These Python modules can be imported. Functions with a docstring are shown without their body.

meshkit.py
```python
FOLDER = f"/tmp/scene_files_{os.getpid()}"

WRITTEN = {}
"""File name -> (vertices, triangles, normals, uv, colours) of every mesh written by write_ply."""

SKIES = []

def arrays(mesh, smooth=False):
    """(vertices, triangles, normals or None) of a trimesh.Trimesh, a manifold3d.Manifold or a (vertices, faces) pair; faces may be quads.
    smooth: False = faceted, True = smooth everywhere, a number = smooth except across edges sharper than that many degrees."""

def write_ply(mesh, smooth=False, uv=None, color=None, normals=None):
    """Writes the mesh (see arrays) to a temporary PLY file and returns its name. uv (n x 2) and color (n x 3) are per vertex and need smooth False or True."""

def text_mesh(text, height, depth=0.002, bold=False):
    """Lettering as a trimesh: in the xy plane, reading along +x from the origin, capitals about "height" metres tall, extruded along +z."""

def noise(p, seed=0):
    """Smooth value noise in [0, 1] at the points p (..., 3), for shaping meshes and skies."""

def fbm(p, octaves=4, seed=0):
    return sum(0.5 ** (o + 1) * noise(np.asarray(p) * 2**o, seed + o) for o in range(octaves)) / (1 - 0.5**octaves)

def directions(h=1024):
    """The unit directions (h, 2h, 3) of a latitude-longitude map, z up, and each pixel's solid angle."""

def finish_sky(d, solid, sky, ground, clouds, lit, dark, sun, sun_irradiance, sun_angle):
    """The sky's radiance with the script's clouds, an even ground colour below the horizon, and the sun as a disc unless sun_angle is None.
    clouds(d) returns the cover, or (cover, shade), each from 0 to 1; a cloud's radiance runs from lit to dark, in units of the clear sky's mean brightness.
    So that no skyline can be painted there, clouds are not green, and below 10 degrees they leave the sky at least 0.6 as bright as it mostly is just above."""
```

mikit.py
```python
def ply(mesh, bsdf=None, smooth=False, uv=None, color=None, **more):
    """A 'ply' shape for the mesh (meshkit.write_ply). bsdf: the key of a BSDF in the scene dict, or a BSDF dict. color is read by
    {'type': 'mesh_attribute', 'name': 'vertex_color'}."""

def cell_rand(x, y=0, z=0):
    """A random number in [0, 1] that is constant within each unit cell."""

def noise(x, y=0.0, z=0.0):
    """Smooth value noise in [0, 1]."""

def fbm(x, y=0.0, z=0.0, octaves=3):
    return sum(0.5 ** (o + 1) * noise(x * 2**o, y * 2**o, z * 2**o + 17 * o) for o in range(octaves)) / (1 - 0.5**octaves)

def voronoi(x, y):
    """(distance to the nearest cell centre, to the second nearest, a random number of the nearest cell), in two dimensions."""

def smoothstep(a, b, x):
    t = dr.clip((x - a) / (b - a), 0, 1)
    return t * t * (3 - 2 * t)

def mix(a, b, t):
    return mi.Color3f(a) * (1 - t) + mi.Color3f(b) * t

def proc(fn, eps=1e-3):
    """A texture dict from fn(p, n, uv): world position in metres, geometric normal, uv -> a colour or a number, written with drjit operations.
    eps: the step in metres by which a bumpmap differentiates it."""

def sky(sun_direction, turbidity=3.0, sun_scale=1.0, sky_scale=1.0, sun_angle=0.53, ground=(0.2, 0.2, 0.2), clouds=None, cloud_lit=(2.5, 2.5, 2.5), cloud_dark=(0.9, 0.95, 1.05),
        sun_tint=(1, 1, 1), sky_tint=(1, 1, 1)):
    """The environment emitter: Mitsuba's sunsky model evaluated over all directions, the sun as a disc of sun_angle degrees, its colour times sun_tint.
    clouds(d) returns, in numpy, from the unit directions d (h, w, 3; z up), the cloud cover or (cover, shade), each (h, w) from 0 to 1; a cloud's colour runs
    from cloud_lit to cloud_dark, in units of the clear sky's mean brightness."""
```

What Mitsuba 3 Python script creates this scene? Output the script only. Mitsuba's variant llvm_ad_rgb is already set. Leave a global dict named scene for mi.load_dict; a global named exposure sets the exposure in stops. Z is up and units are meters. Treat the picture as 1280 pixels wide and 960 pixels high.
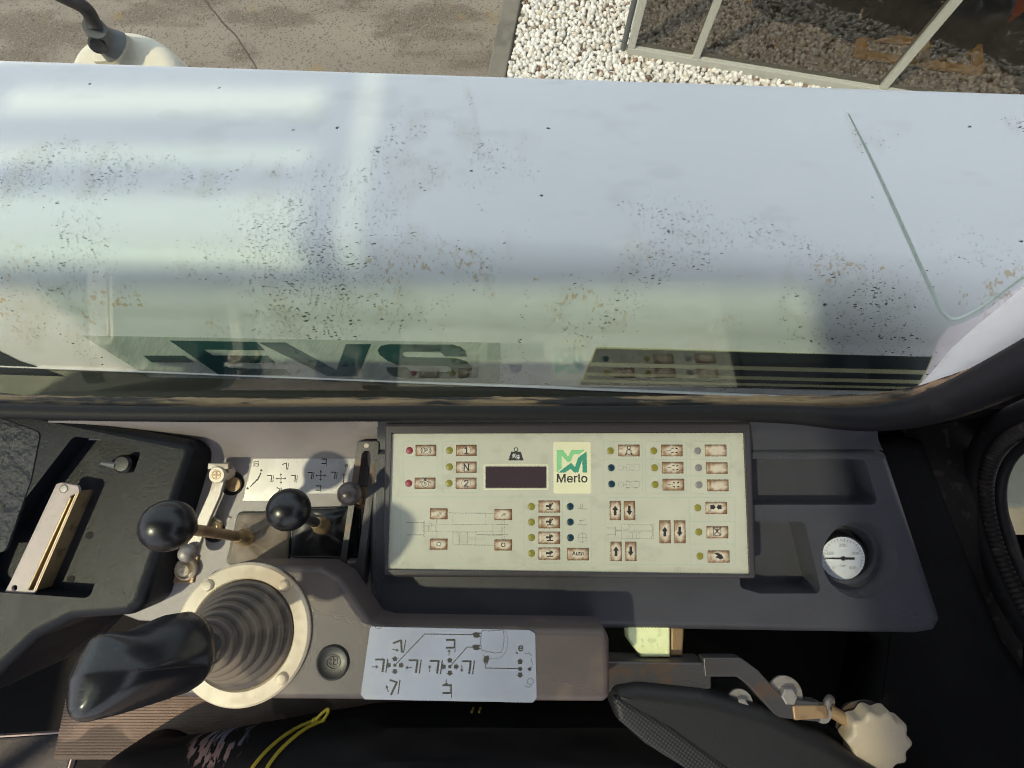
import math, random
import numpy as np, trimesh, manifold3d as m3, drjit as dr, mitsuba as mi, mikit, meshkit
from mikit import proc, noise, fbm, voronoi, smoothstep, mix
from shapely.geometry import Polygon, LineString, Point, box as sbox
from shapely.ops import unary_union
random.seed(4); rng = np.random.default_rng(4)
T = mi.ScalarTransform4f
scene, labels = {'type': 'scene'}, {}

# ---------------------------------------------------------------- camera, sun, sky, exposure
H, PIT, F = 2.40, math.radians(15.7), 640.0
C = np.array([0, 0, H])
AX = np.array([0, math.sin(PIT), -math.cos(PIT)])
UP = np.array([0, math.cos(PIT), math.sin(PIT)])
RT = np.array([1.0, 0, 0])
scene['camera'] = {'type': 'perspective', 'fov': 90.0, 'fov_axis': 'x', 'near_clip': 0.02, 'far_clip': 400.0,
                   'to_world': T().look_at(origin=C.tolist(), target=(C + AX).tolist(), up=UP.tolist())}
SUN = np.array([-0.50, -0.36, 0.75])
def veil(d):      # thin, nearly even cloud
    return 0.80 + 0.16 * (meshkit.fbm(d * [2.2, 2.2, 5.0] + 4.0, 4, 3) - 0.5)
scene['sky'] = mikit.sky(SUN, turbidity=3.0, sun_scale=0.36, sun_angle=1.8, sun_tint=(1.05, 1.0, 0.93), clouds=veil, cloud_lit=(1.95, 1.93, 2.02))
exposure = 2.6

# ---------------------------------------------------------------- materials
def rgb(*c): return {'type': 'rgb', 'value': list(c)}
def pbr(key, col, rough=0.5, metal=0.0, spec=0.5, **k):
    col = col if isinstance(col, dict) else rgb(*col)
    d = {'type': 'principled', 'base_color': col, 'roughness': rough, 'metallic': metal, 'specular': spec, **k}
    scene[key] = {'type': 'twosided', 'bsdf': d}
def bumped(key, col, fn, scale, rough=0.5, eps=5e-4, **k):
    col = col if isinstance(col, dict) else rgb(*col)
    d = {'type': 'principled', 'base_color': col, 'roughness': rough, **{'specular': 0.5, **k}}
    scene[key] = {'type': 'twosided', 'bsdf': {'type': 'bumpmap', 'arbitrary': {**proc(fn, eps=eps), 'raw': True} if False else proc(fn, eps=eps), 'scale': scale, 'bsdf': d}}

def boom_col(p, n, uv):
    base = mix((0.81, 0.785, 0.79), (0.71, 0.69, 0.69), fbm(p.x * 3, p.y * 5, p.z * 5, 4) * 0.8)
    base = mix(base, (0.55, 0.54, 0.50), smoothstep(0.60, 0.80, fbm(p.x * 12, p.y * 25, 3, 3)) * 0.22)
    top = smoothstep(0.2, 0.6, n.z)
    # chipped paint: little dashes gathered in clusters
    clus = fbm(p.x * 6.5 + 3.3, p.y * 9.0, 1.7, 4)
    band = dr.exp(-dr.square((p.y - 0.42) / 0.05)) * 0.07 + dr.exp(-dr.square((p.x + 0.36) / 0.22) - dr.square((p.y - 0.43) / 0.08)) * 0.15 + dr.exp(-dr.square((p.x + 0.75) / 0.15) - dr.square((p.y - 0.50) / 0.12)) * 0.08
    far = smoothstep(0.56, 0.75, p.y) * 0.20
    vein = smoothstep(0.035, 0.0, dr.abs(fbm(p.x * 4.2 + 1.1, p.y * 2.6, 8, 3) - 0.5)) * 0.10
    dens = clus + band + vein - far
    wx, wy = p.x + 0.006 * fbm(p.x * 60, p.y * 60, 0, 2), p.y + 0.010 * fbm(p.x * 45, p.y * 30, 4, 2)
    size = 0.13 + 0.20 * noise(p.x * 70, p.y * 70)
    a, b, r = voronoi(wx * 88 + wy * 25, wy * 320)
    chip = smoothstep(size, size - 0.10, a) * dr.select(r < dr.clip((dens - 0.565) * 2.6, 0, 0.65), 1.0, 0.0)
    a2, b2, r2 = voronoi(wx * 300 + 7 + wy * 90, wy * 560)
    chip2 = smoothstep(0.34, 0.22, a2) * dr.select(r2 < dr.clip((dens - 0.545) * 1.3, 0, 0.40), 1.0, 0.0)
    a3, b3, r3 = voronoi(wx * 14, wy * 22)
    chip3 = smoothstep(0.075, 0.05, a3 + 0.05 * noise(p.x * 400, p.y * 500)) * dr.select(r3 < 0.04, 1.0, 0.0)
    ink = dr.maximum(dr.maximum(chip, chip2 * 0.7), chip3) * smoothstep(0.15, 0.5, n.z)
    rust = smoothstep(0.55, 0.70, fbm(p.x * 14, p.y * 18 + p.z * 4, 5, 3)) * smoothstep(0.50, 0.80, fbm(p.x * 230, p.y * 190, p.z * 120, 4)) \
        * (dr.exp(-dr.square((p.y - 0.37) / 0.04)))
    smear = smoothstep(0.56, 0.72, fbm(p.x * 26, p.y * 9 + p.z * 9, 2, 3)) * smoothstep(0.50, 0.62, dens) * 0.16
    base = mix(base, (0.50, 0.42, 0.30), smear)
    base = mix(base, (0.50, 0.31, 0.10), dr.clip(rust * 1.5, 0, 0.60))
    return mix(base, (0.035, 0.028, 0.022), dr.clip(ink * 1.1, 0, 0.96))
pbr('boom_paint', proc(boom_col), 0.42)

def scuffed(dark, light, f, thr, sx=1.0, sy=1.0):
    def fn(p, n, uv):
        g = mix(dark, tuple(c * 1.35 for c in dark), fbm(p.x * 20, p.y * 20, p.z * 20, 3))
        s = smoothstep(thr, thr + 0.12, fbm(p.x * f * sx, p.y * f * sy, p.z * f, 4))
        s2 = smoothstep(0.74, 0.80, fbm(p.x * 240, p.y * 240, p.z * 240, 2))
        return mix(mix(g, light, s * 0.55), light, s2 * 0.25)
    return proc(fn)
def grain(f):
    return lambda p, n, uv: noise(p.x * f, p.y * f, p.z * f) + 0.5 * noise(p.x * f * 2.1, p.y * f * 2.1, p.z * f * 2.1)

bumped('console_plastic', scuffed((0.038, 0.039, 0.048), (0.062, 0.063, 0.072), 14, 0.60), grain(1400), 0.00007, 0.42, eps=2e-4)
bumped('dash_plastic', scuffed((0.0055, 0.0066, 0.0100), (0.030, 0.031, 0.036), 26, 0.63, 1.0, 0.5), grain(500), 0.00014, 0.46, specular=0.22)
bumped('arm_plastic', scuffed((0.066, 0.053, 0.054), (0.135, 0.100, 0.078), 16, 0.57), grain(950), 0.00020, 0.42, eps=2.5e-4)
pbr('lever_panel_paint', scuffed((0.20, 0.178, 0.178), (0.30, 0.26, 0.24), 18, 0.60), 0.45)
pbr('bezel_plastic', (0.040, 0.036, 0.042), 0.42)
bumped('rough_foam', (0.010, 0.012, 0.017), lambda p, n, uv: fbm(p.x * 130, p.y * 130, p.z * 130, 3), 0.004, 0.6, eps=4e-4)
pbr('black_plastic', (0.009, 0.009, 0.010), 0.38)
pbr('black_matte', scuffed((0.004, 0.004, 0.0045), (0.009, 0.009, 0.010), 9, 0.60), 0.75, 0.0, 0.2)
pbr('dark_hole', (0.006, 0.006, 0.006), 0.8)
pbr('knob_gloss', (0.007, 0.007, 0.010), 0.30, clearcoat=0.25, clearcoat_gloss=0.75)
pbr('knob_worn', (0.045, 0.035, 0.037), 0.30)
pbr('grip_plastic', scuffed((0.014, 0.014, 0.017), (0.040, 0.038, 0.040), 22, 0.62), 0.22, clearcoat=0.3, clearcoat_gloss=0.8)
pbr('bellows_rubber', scuffed((0.075, 0.060, 0.050), (0.24, 0.18, 0.13), 26, 0.52), 0.40)
pbr('ring_cream', scuffed((0.52, 0.44, 0.33), (0.36, 0.25, 0.15), 22, 0.58), 0.38)
pbr('steel', scuffed((0.27, 0.25, 0.235), (0.16, 0.13, 0.10), 40, 0.55), 0.48, 0.5)
pbr('dark_steel', scuffed((0.062, 0.058, 0.060), (0.13, 0.075, 0.045), 30, 0.57), 0.36, 0.4)
pbr('rusty_steel', scuffed((0.30, 0.20, 0.11), (0.16, 0.09, 0.05), 60, 0.50), 0.5, 0.45)
pbr('brass', scuffed((0.50, 0.37, 0.20), (0.22, 0.12, 0.06), 80, 0.55), 0.36, 0.7)
pbr('tan_rubber', scuffed((0.12, 0.095, 0.075), (0.24, 0.19, 0.14), 26, 0.52), 0.55)
pbr('bracket_paint', scuffed((0.33, 0.27, 0.25), (0.24, 0.17, 0.12), 35, 0.62), 0.4)

def face_col(p, n, uv):
    b = mix((0.49, 0.49, 0.405), (0.44, 0.44, 0.365), fbm(p.x * 30, p.y * 30, 0, 3))
    return mix(b, (0.38, 0.38, 0.31), smoothstep(0.60, 0.82, fbm(p.x * 55 + 9, p.y * 90, 0, 4)) * 0.5)
pbr('keypad_face', proc(face_col), 0.36)
pbr('vcol', {'type': 'mesh_attribute', 'name': 'vertex_color'}, 0.42)
pbr('plaque_cream', (0.68, 0.66, 0.46), 0.34)
pbr('print_black', (0.018, 0.018, 0.02), 0.5)
pbr('print_grey', (0.24, 0.24, 0.20), 0.5)
pbr('print_green', (0.33, 0.44, 0.34), 0.5)
pbr('logo_light_green', (0.22, 0.52, 0.25), 0.4)
pbr('logo_dark_green', (0.05, 0.26, 0.18), 0.4)
pbr('led_red', (0.22, 0.028, 0.045), 0.4)
pbr('led_olive', (0.22, 0.20, 0.035), 0.3)
pbr('led_blue', (0.008, 0.035, 0.055), 0.3)
pbr('led_grey', (0.20, 0.19, 0.19), 0.3)
pbr('display_glass', (0.052, 0.036, 0.044), 0.12)
pbr('white_print', (0.60, 0.60, 0.58), 0.4)
pbr('decal_silver', scuffed((0.33, 0.32, 0.32), (0.26, 0.25, 0.24), 20, 0.60), 0.34, 0.1)
pbr('arm_decal', scuffed((0.24, 0.26, 0.33), (0.32, 0.33, 0.37), 22, 0.60), 0.30, 0.1)
def film_col(p, n, uv):
    return mix((0.40, 0.43, 0.39), (0.52, 0.54, 0.49), noise(p.x * 500 - p.z * 500, p.x * 60 + p.z * 60, 0))
pbr('boom_film', proc(film_col), 0.4)
pbr('boom_letter', (0.022, 0.075, 0.075), 0.45)
pbr('boom_stripe', (0.014, 0.022, 0.024), 0.45)
pbr('stripe_film', (0.50, 0.47, 0.26), 0.4)
pbr('gauge_dial', (0.66, 0.70, 0.78), 0.3)
pbr('rubber_seal', scuffed((0.007, 0.0065, 0.0075), (0.024, 0.020, 0.017), 34, 0.64), 0.58, 0.0, 0.3)
def ledge_col(p, n, uv):
    a = smoothstep(0.36, 0.56, fbm(p.x * 12, p.y * 110, p.z * 110, 4))
    return mix((0.012, 0.010, 0.010), (0.36, 0.235, 0.125), a * 0.88)
pbr('dirty_ledge', proc(ledge_col), 0.6)
pbr('corner_dirt', scuffed((0.010, 0.007, 0.006), (0.06, 0.045, 0.036), 70, 0.60), 0.7)
pbr('glass_edge', (0.90, 0.92, 0.88), 0.2)
pbr('white_paint', (0.76, 0.76, 0.72), 0.35)
pbr('cream_white', (0.60, 0.57, 0.48), 0.4)
pbr('chassis_paint', scuffed((0.15, 0.17, 0.125), (0.19, 0.16, 0.11), 12, 0.58), 0.5)
pbr('sunlit_green_paint', scuffed((0.70, 0.74, 0.42), (0.16, 0.12, 0.06), 45, 0.57), 0.5)  # green paint lightened in place of the sun blocked at the plate
pbr('clamp_grey', (0.11, 0.115, 0.12), 0.5)
pbr('hose_black', (0.035, 0.030, 0.032), 0.5)
pbr('cream_bright', (0.78, 0.70, 0.46), 0.5)
pbr('alu_frame', (0.42, 0.42, 0.38), 0.4)
pbr('cord_yellow', (0.50, 0.40, 0.04), 0.6)
pbr('pallet_wood', scuffed((0.60, 0.38, 0.13), (0.42, 0.27, 0.11), 30, 0.55), 0.7)
pbr('black_bag', (0.018, 0.018, 0.018), 0.28)
pbr('orange_plastic', (0.50, 0.12, 0.04), 0.45)
pbr('inner_floor', scuffed((0.12, 0.10, 0.08), (0.08, 0.07, 0.06), 4, 0.5), 0.7)
pbr('brown_wall', (0.12, 0.06, 0.045), 0.7)
pbr('knob_cream', scuffed((0.34, 0.285, 0.21), (0.22, 0.17, 0.11), 28, 0.52), 0.5)
bumped('seat_vinyl', (0.009, 0.009, 0.010), grain(900), 0.00005, 0.5, eps=3e-4)
def mesh_b(p, n, uv):
    return dr.abs(dr.sin(p.x * 950 + p.y * 950)) * dr.abs(dr.sin(p.x * 950 - p.y * 950))
def mesh_c(p, n, uv):
    k = dr.abs(dr.sin(p.x * 560 + p.y * 760)) * dr.abs(dr.sin(p.x * 760 - p.y * 560))
    return mix((0.004, 0.004, 0.0045), (0.028, 0.028, 0.030), smoothstep(0.25, 0.7, k))
pbr('seat_mesh', proc(mesh_c), 0.6)
def trouser_col(p, n, uv):
    b = mix((0.003, 0.003, 0.004), (0.007, 0.006, 0.008), fbm(p.x * 40, p.y * 40, p.z * 40, 3))
    reg = dr.exp(-dr.square((p.x + 0.428) / 0.042) - dr.square((p.y + 0.298) / 0.020))
    f = smoothstep(0.47, 0.56, fbm(p.x * 260 + p.y * 120, p.y * 160 - p.x * 60, 0, 2) + reg * 0.22 - 0.16)
    return mix(b, mix((0.36, 0.24, 0.23), (0.22, 0.24, 0.34), smoothstep(-0.302, -0.294, p.y)), f * smoothstep(0.2, 0.5, reg) * 0.9)
pbr('trousers', proc(trouser_col), 0.85)
pbr('navy_cloth', (0.006, 0.007, 0.018), 0.9, 0.0, 0.2)
def floor_col(p, n, uv):
    b = mix((0.15, 0.11, 0.085), (0.25, 0.19, 0.145), fbm(p.x * 40, p.y * 40, 0, 4))
    s = smoothstep(0.55, 0.62, fbm(p.x * 14 + 2, p.y * 14, 4, 3))
    return mix(b, (0.06, 0.045, 0.035), s * 0.8)
pbr('floor_mat', proc(floor_col), 0.7)

def yard_col(p, n, uv):
    g = mix((0.255, 0.226, 0.193), (0.172, 0.150, 0.127), fbm(p.x * 2.2, p.y * 3.5, 0, 4))
    g = mix(g, (0.115, 0.092, 0.072), smoothstep(0.50, 0.75, fbm(p.x * 3.1 + 5, p.y * 7, 2, 4)) * 0.75)
    sp = noise(p.x * 160, p.y * 160)
    g = mix(g, (0.26, 0.225, 0.185), smoothstep(0.62, 0.9, sp) * 0.6)
    g = mix(g, (0.07, 0.055, 0.045), smoothstep(0.36, 0.12, noise(p.x * 120 + 3, p.y * 120)) * 0.6)
    cr = dr.abs(p.x + 1.62 + (p.y - 2.8) * 0.75 + 0.05 * fbm(p.x * 6, p.y * 6, 0, 2))
    g = mix(g, (0.05, 0.04, 0.035), smoothstep(0.010, 0.003, cr) * 0.8)
    return mix(g, (0.24, 0.17, 0.07), smoothstep(0.72, 0.84, fbm(p.x * 5 + 1, p.y * 5, 9, 3)) * 0.5)
bumped('yard_concrete', proc(yard_col), lambda p, n, uv: noise(p.x * 110, p.y * 110) + 0.6 * noise(p.x * 240, p.y * 240), 0.003, 0.85, eps=2e-3)
pbr('kerb_concrete', scuffed((0.15, 0.138, 0.12), (0.09, 0.083, 0.075), 6, 0.5), 0.85)
pbr('gravel_bed', (0.16, 0.14, 0.12), 0.9)
scene['side_glass'] = {'type': 'thindielectric', 'int_ior': 1.12, 'specular_transmittance': rgb(0.825, 0.93, 0.905)}
scene['sun_dim_glass'] = {'type': 'thindielectric', 'int_ior': 1.5, 'specular_transmittance': rgb(0.50, 0.60, 0.54)}  # tint added to weaken the sun falling on the boom
scene['sun_cool_glass'] = {'type': 'thindielectric', 'int_ior': 1.5, 'specular_transmittance': rgb(0.72, 0.86, 0.83)}  # green tint added to cool the sun on panel and boom
scene['shop_glass'] = {'type': 'thindielectric', 'int_ior': 1.55, 'specular_transmittance': rgb(0.38, 0.35, 0.32)}

# ---------------------------------------------------------------- helpers
def ray(u, v): return AX + RT * (u - 640) / F - UP * (v - 480) / F
class Frame:
    """a flat working plane that stands in the place: origin O, axes x, y, z"""
    def __init__(s, O, ex, ey):
        s.O = np.asarray(O, float); s.ex = np.asarray(ex, float) / np.linalg.norm(ex)
        ez = np.cross(s.ex, ey); s.ez = ez / np.linalg.norm(ez); s.ey = np.cross(s.ez, s.ex)
        s.M = np.eye(4); s.M[:3, 0], s.M[:3, 1], s.M[:3, 2], s.M[:3, 3] = s.ex, s.ey, s.ez, s.O
    def at(s, u, v, h=0.0):
        d = ray(u, v); P = C + d * (((s.O + s.ez * h - C) @ s.ez) / (d @ s.ez)) - s.O
        return np.array([P @ s.ex, P @ s.ey])
    def ats(s, pts, h=0.0): return [s.at(u, v, h) for u, v in pts]
    def w(s, x, y, h=0.0): return s.O + s.ex * x + s.ey * y + s.ez * h
    def px(s, u, v, h=0.0): return s.w(*s.at(u, v, h), h)
def facing(u, v, dist, slope):
    a = math.radians(slope)
    return Frame(C + ray(u, v) * dist, [1, 0, 0], [0, math.cos(a), math.sin(a)])
def put(mesh, fr):
    mesh = mesh.copy(); mesh.apply_transform(fr.M); return mesh
def cat(*ms): return trimesh.util.concatenate([m for m in ms if m is not None])
used = {}
def key_of(name):
    n = used.get(name, 0); used[name] = n + 1
    return name if n == 0 else f'{name}_{n:03d}'
def add(name, mesh, bsdf, parent=None, smooth=35, **k):
    key = key_of(f'{parent}__{name}' if parent else name)
    scene[key] = mikit.ply(mesh, bsdf, smooth=smooth, **k)
    return key
def thing(name, label, cat_, group=None):
    key = key_of(name); labels[key] = {'label': label, 'category': cat_}
    if group: labels[key]['group'] = group
    return key
def struct(name, mesh, bsdf, smooth=False, kind='structure', **k):
    key = add(name, mesh, bsdf, smooth=smooth); labels[key] = {'kind': kind, **k}; return key
def poly(pts, r=0.0):
    p = Polygon(pts).buffer(0)
    if r > 0: p = p.buffer(-r, quad_segs=6).buffer(2 * r, quad_segs=6).buffer(-r, quad_segs=6)
    return p
def ring_of(p, step):
    ls = p.exterior; n = max(8, int(ls.length / step)); keep = [ls.project(Point(c)) for c in ls.coords[:-1]]
    ds = sorted(set([round(x, 6) for x in keep] + [round(x, 6) for x in np.linspace(0, ls.length, n, endpoint=False)]))
    out = []
    for d in ds:
        q = np.array(ls.interpolate(d).coords[0])
        if not out or np.linalg.norm(q - out[-1]) > step * 0.12: out.append(q)
    if np.linalg.norm(out[0] - out[-1]) < step * 0.12: out.pop()
    out = np.array(out)
    a = np.sum(out[:, 0] * np.roll(out[:, 1], -1) - out[:, 1] * np.roll(out[:, 0], -1))
    return out if a > 0 else out[::-1]
def slab(p, h0, h1, b=0.002, n=3, step=None):
    """solid over a plan outline, its top edge rounded by b"""
    r = ring_of(p, step or max(0.004, math.sqrt(p.area) / 40)); N = len(r)
    e = np.roll(r, -1, 0) - r; e /= np.linalg.norm(e, axis=1, keepdims=True)
    nl = np.stack([-e[:, 1], e[:, 0]], 1); v = nl + np.roll(nl, 1, 0)
    v /= np.maximum(np.sum(v * v, 1, keepdims=True), 0.4) / 2
    prof = [(0, h0)] + ([(b * (1 - math.cos(t)), h1 - b + b * math.sin(t)) for t in np.linspace(0, math.pi / 2, n + 1)] if b > 0 else [(0, h1)])
    vs = np.vstack([np.c_[r + v * i, np.full(N, h)] for i, h in prof]); fs = []
    k = np.arange(N); k2 = (k + 1) % N
    for j in range(len(prof) - 1):
        a, c = j * N, (j + 1) * N
        fs += [np.c_[a + k, a + k2, c + k2], np.c_[a + k, c + k2, c + k]]
    import mapbox_earcut as ec
    tri = np.array(ec.triangulate_float64(r, np.array([N], np.uint32))).reshape(-1, 3)
    fs += [tri[:, ::-1], tri + (len(prof) - 1) * N]
    m = trimesh.Trimesh(vs, np.vstack(fs), process=False); m.fix_normals(); return m
def flat(shape, h0, h1):
    gs = [g for g in getattr(shape, 'geoms', [shape]) if g.area > 1e-10]
    out = []
    for g in gs:
        m = trimesh.creation.extrude_polygon(g, h1 - h0, engine='earcut'); m.apply_translation([0, 0, h0]); out.append(m)
    return cat(*out)
def man(m):
    m = m.copy(); m.merge_vertices()
    return m3.Manifold(m3.Mesh(np.asarray(m.vertices, np.float32), np.asarray(m.faces, np.uint32)))
def tm(m):
    q = m.to_mesh(); return trimesh.Trimesh(q.vert_properties[:, :3], q.tri_verts, process=False)
def box(x0, x1, y0, y1, z0, z1):
    m = trimesh.creation.box([x1 - x0, y1 - y0, z1 - z0]); m.apply_translation([(x0 + x1) / 2, (y0 + y1) / 2, (z0 + z1) / 2]); return m
def bbox(x0, x1, y0, y1, z0, z1, b=0.004): return slab(sbox(x0, y0, x1, y1), z0, z1, b, 2)
def tube(pts, rad, sides=16, sub=0, flatten=None):
    p = np.asarray(pts, float)
    rad = np.broadcast_to(np.asarray(rad, float), (len(p),)).copy()
    if sub:
        from scipy.interpolate import CubicSpline
        t = np.r_[0, np.cumsum(np.linalg.norm(np.diff(p, axis=0), axis=1))]
        q = np.linspace(0, t[-1], sub); p, rad = CubicSpline(t, p)(q), np.interp(q, t, rad)
    t = np.gradient(p, axis=0); t /= np.linalg.norm(t, axis=1, keepdims=True)
    a = np.cross(t[0], [0, 0, 1.0] if abs(t[0][2]) < 0.9 else [1, 0, 0]); ang = np.arange(sides) * 2 * math.pi / sides
    vs = []
    for i in range(len(p)):
        a = a - t[i] * (a @ t[i]); a /= np.linalg.norm(a); b = np.cross(t[i], a)
        vs.append(p[i] + rad[i] * (np.cos(ang)[:, None] * a + np.sin(ang)[:, None] * b * (flatten or 1)))
    v = np.vstack(vs + [p[:1], p[-1:]]); k = np.arange(sides); k2 = (k + 1) % sides; f = []
    for i in range(len(p) - 1):
        f += [np.c_[i * sides + k, i * sides + k2, (i + 1) * sides + k2], np.c_[i * sides + k, (i + 1) * sides + k2, (i + 1) * sides + k]]
    f += [np.c_[k2, k, np.full(sides, len(v) - 2)], np.c_[(len(p) - 1) * sides + k, (len(p) - 1) * sides + k2, np.full(sides, len(v) - 1)]]
    m = trimesh.Trimesh(v, np.vstack(f), process=False); m.fix_normals(); return m
def lathe(prof, sections=40): return trimesh.creation.revolve(np.array(prof, float), sections=sections)
def along(mesh, O, z, x=(1, 0, 0)):
    """stands a mesh built along +z at O, along z"""
    z = np.asarray(z, float) / np.linalg.norm(z); x = np.asarray(x, float); x = x - z * (x @ z)
    if np.linalg.norm(x) < 1e-6: x = np.cross(z, [0, 1, 0])
    x /= np.linalg.norm(x); M = np.eye(4); M[:3, 0], M[:3, 1], M[:3, 2], M[:3, 3] = x, np.cross(z, x), z, O
    m = mesh.copy(); m.apply_transform(M); return m
def ball(O, r, sx=(1, 1, 1), sub=4):
    m = trimesh.creation.icosphere(sub, r); m.vertices *= sx; m.apply_translation(O); return m
def bolt(r=0.005, h=0.004, hexa=False):
    if hexa:
        a = np.arange(6) * math.pi / 3; return slab(poly(np.c_[np.cos(a), np.sin(a)] * r), 0, h, r * 0.15, 1)
    return lathe([(0, 0), (r, 0), (r, h * 0.5), (r * 0.75, h * 0.9), (0, h)], 20)

# ---------------------------------------------------------------- yard: ground, kerb, gravel
GND = Frame([0, 0, 0], [1, 0, 0], [0, 1, 0])
k0, k1 = GND.at(630.6, 0), GND.at(612.6, 84); kd = (k1 - k0) / np.linalg.norm(k1 - k0); kn = np.array([-kd[1], kd[0]])
kw = abs((GND.at(652, 0) - k0) @ kn)
kn = kn if kn[0] > 0 else -kn
struct('ground', flat(sbox(-60, -60, 60, 60), -0.4, 0.0), 'yard_concrete')
struct('kerb', put(slab(Polygon([k0 - kd * 25, k0 + kd * 4, k0 + kd * 4 + kn * kw, k0 - kd * 25 + kn * kw]), -0.1, 0.035, 0.008), GND), 'kerb_concrete', smooth=30)
ga = k0 + kn * kw
struct('gravel_ground', flat(Polygon([ga - kd * 20, ga + kd * 4, ga + kd * 4 + kn * 20, ga - kd * 20 + kn * 20]), 0.0, 0.004), 'gravel_bed')

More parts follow.
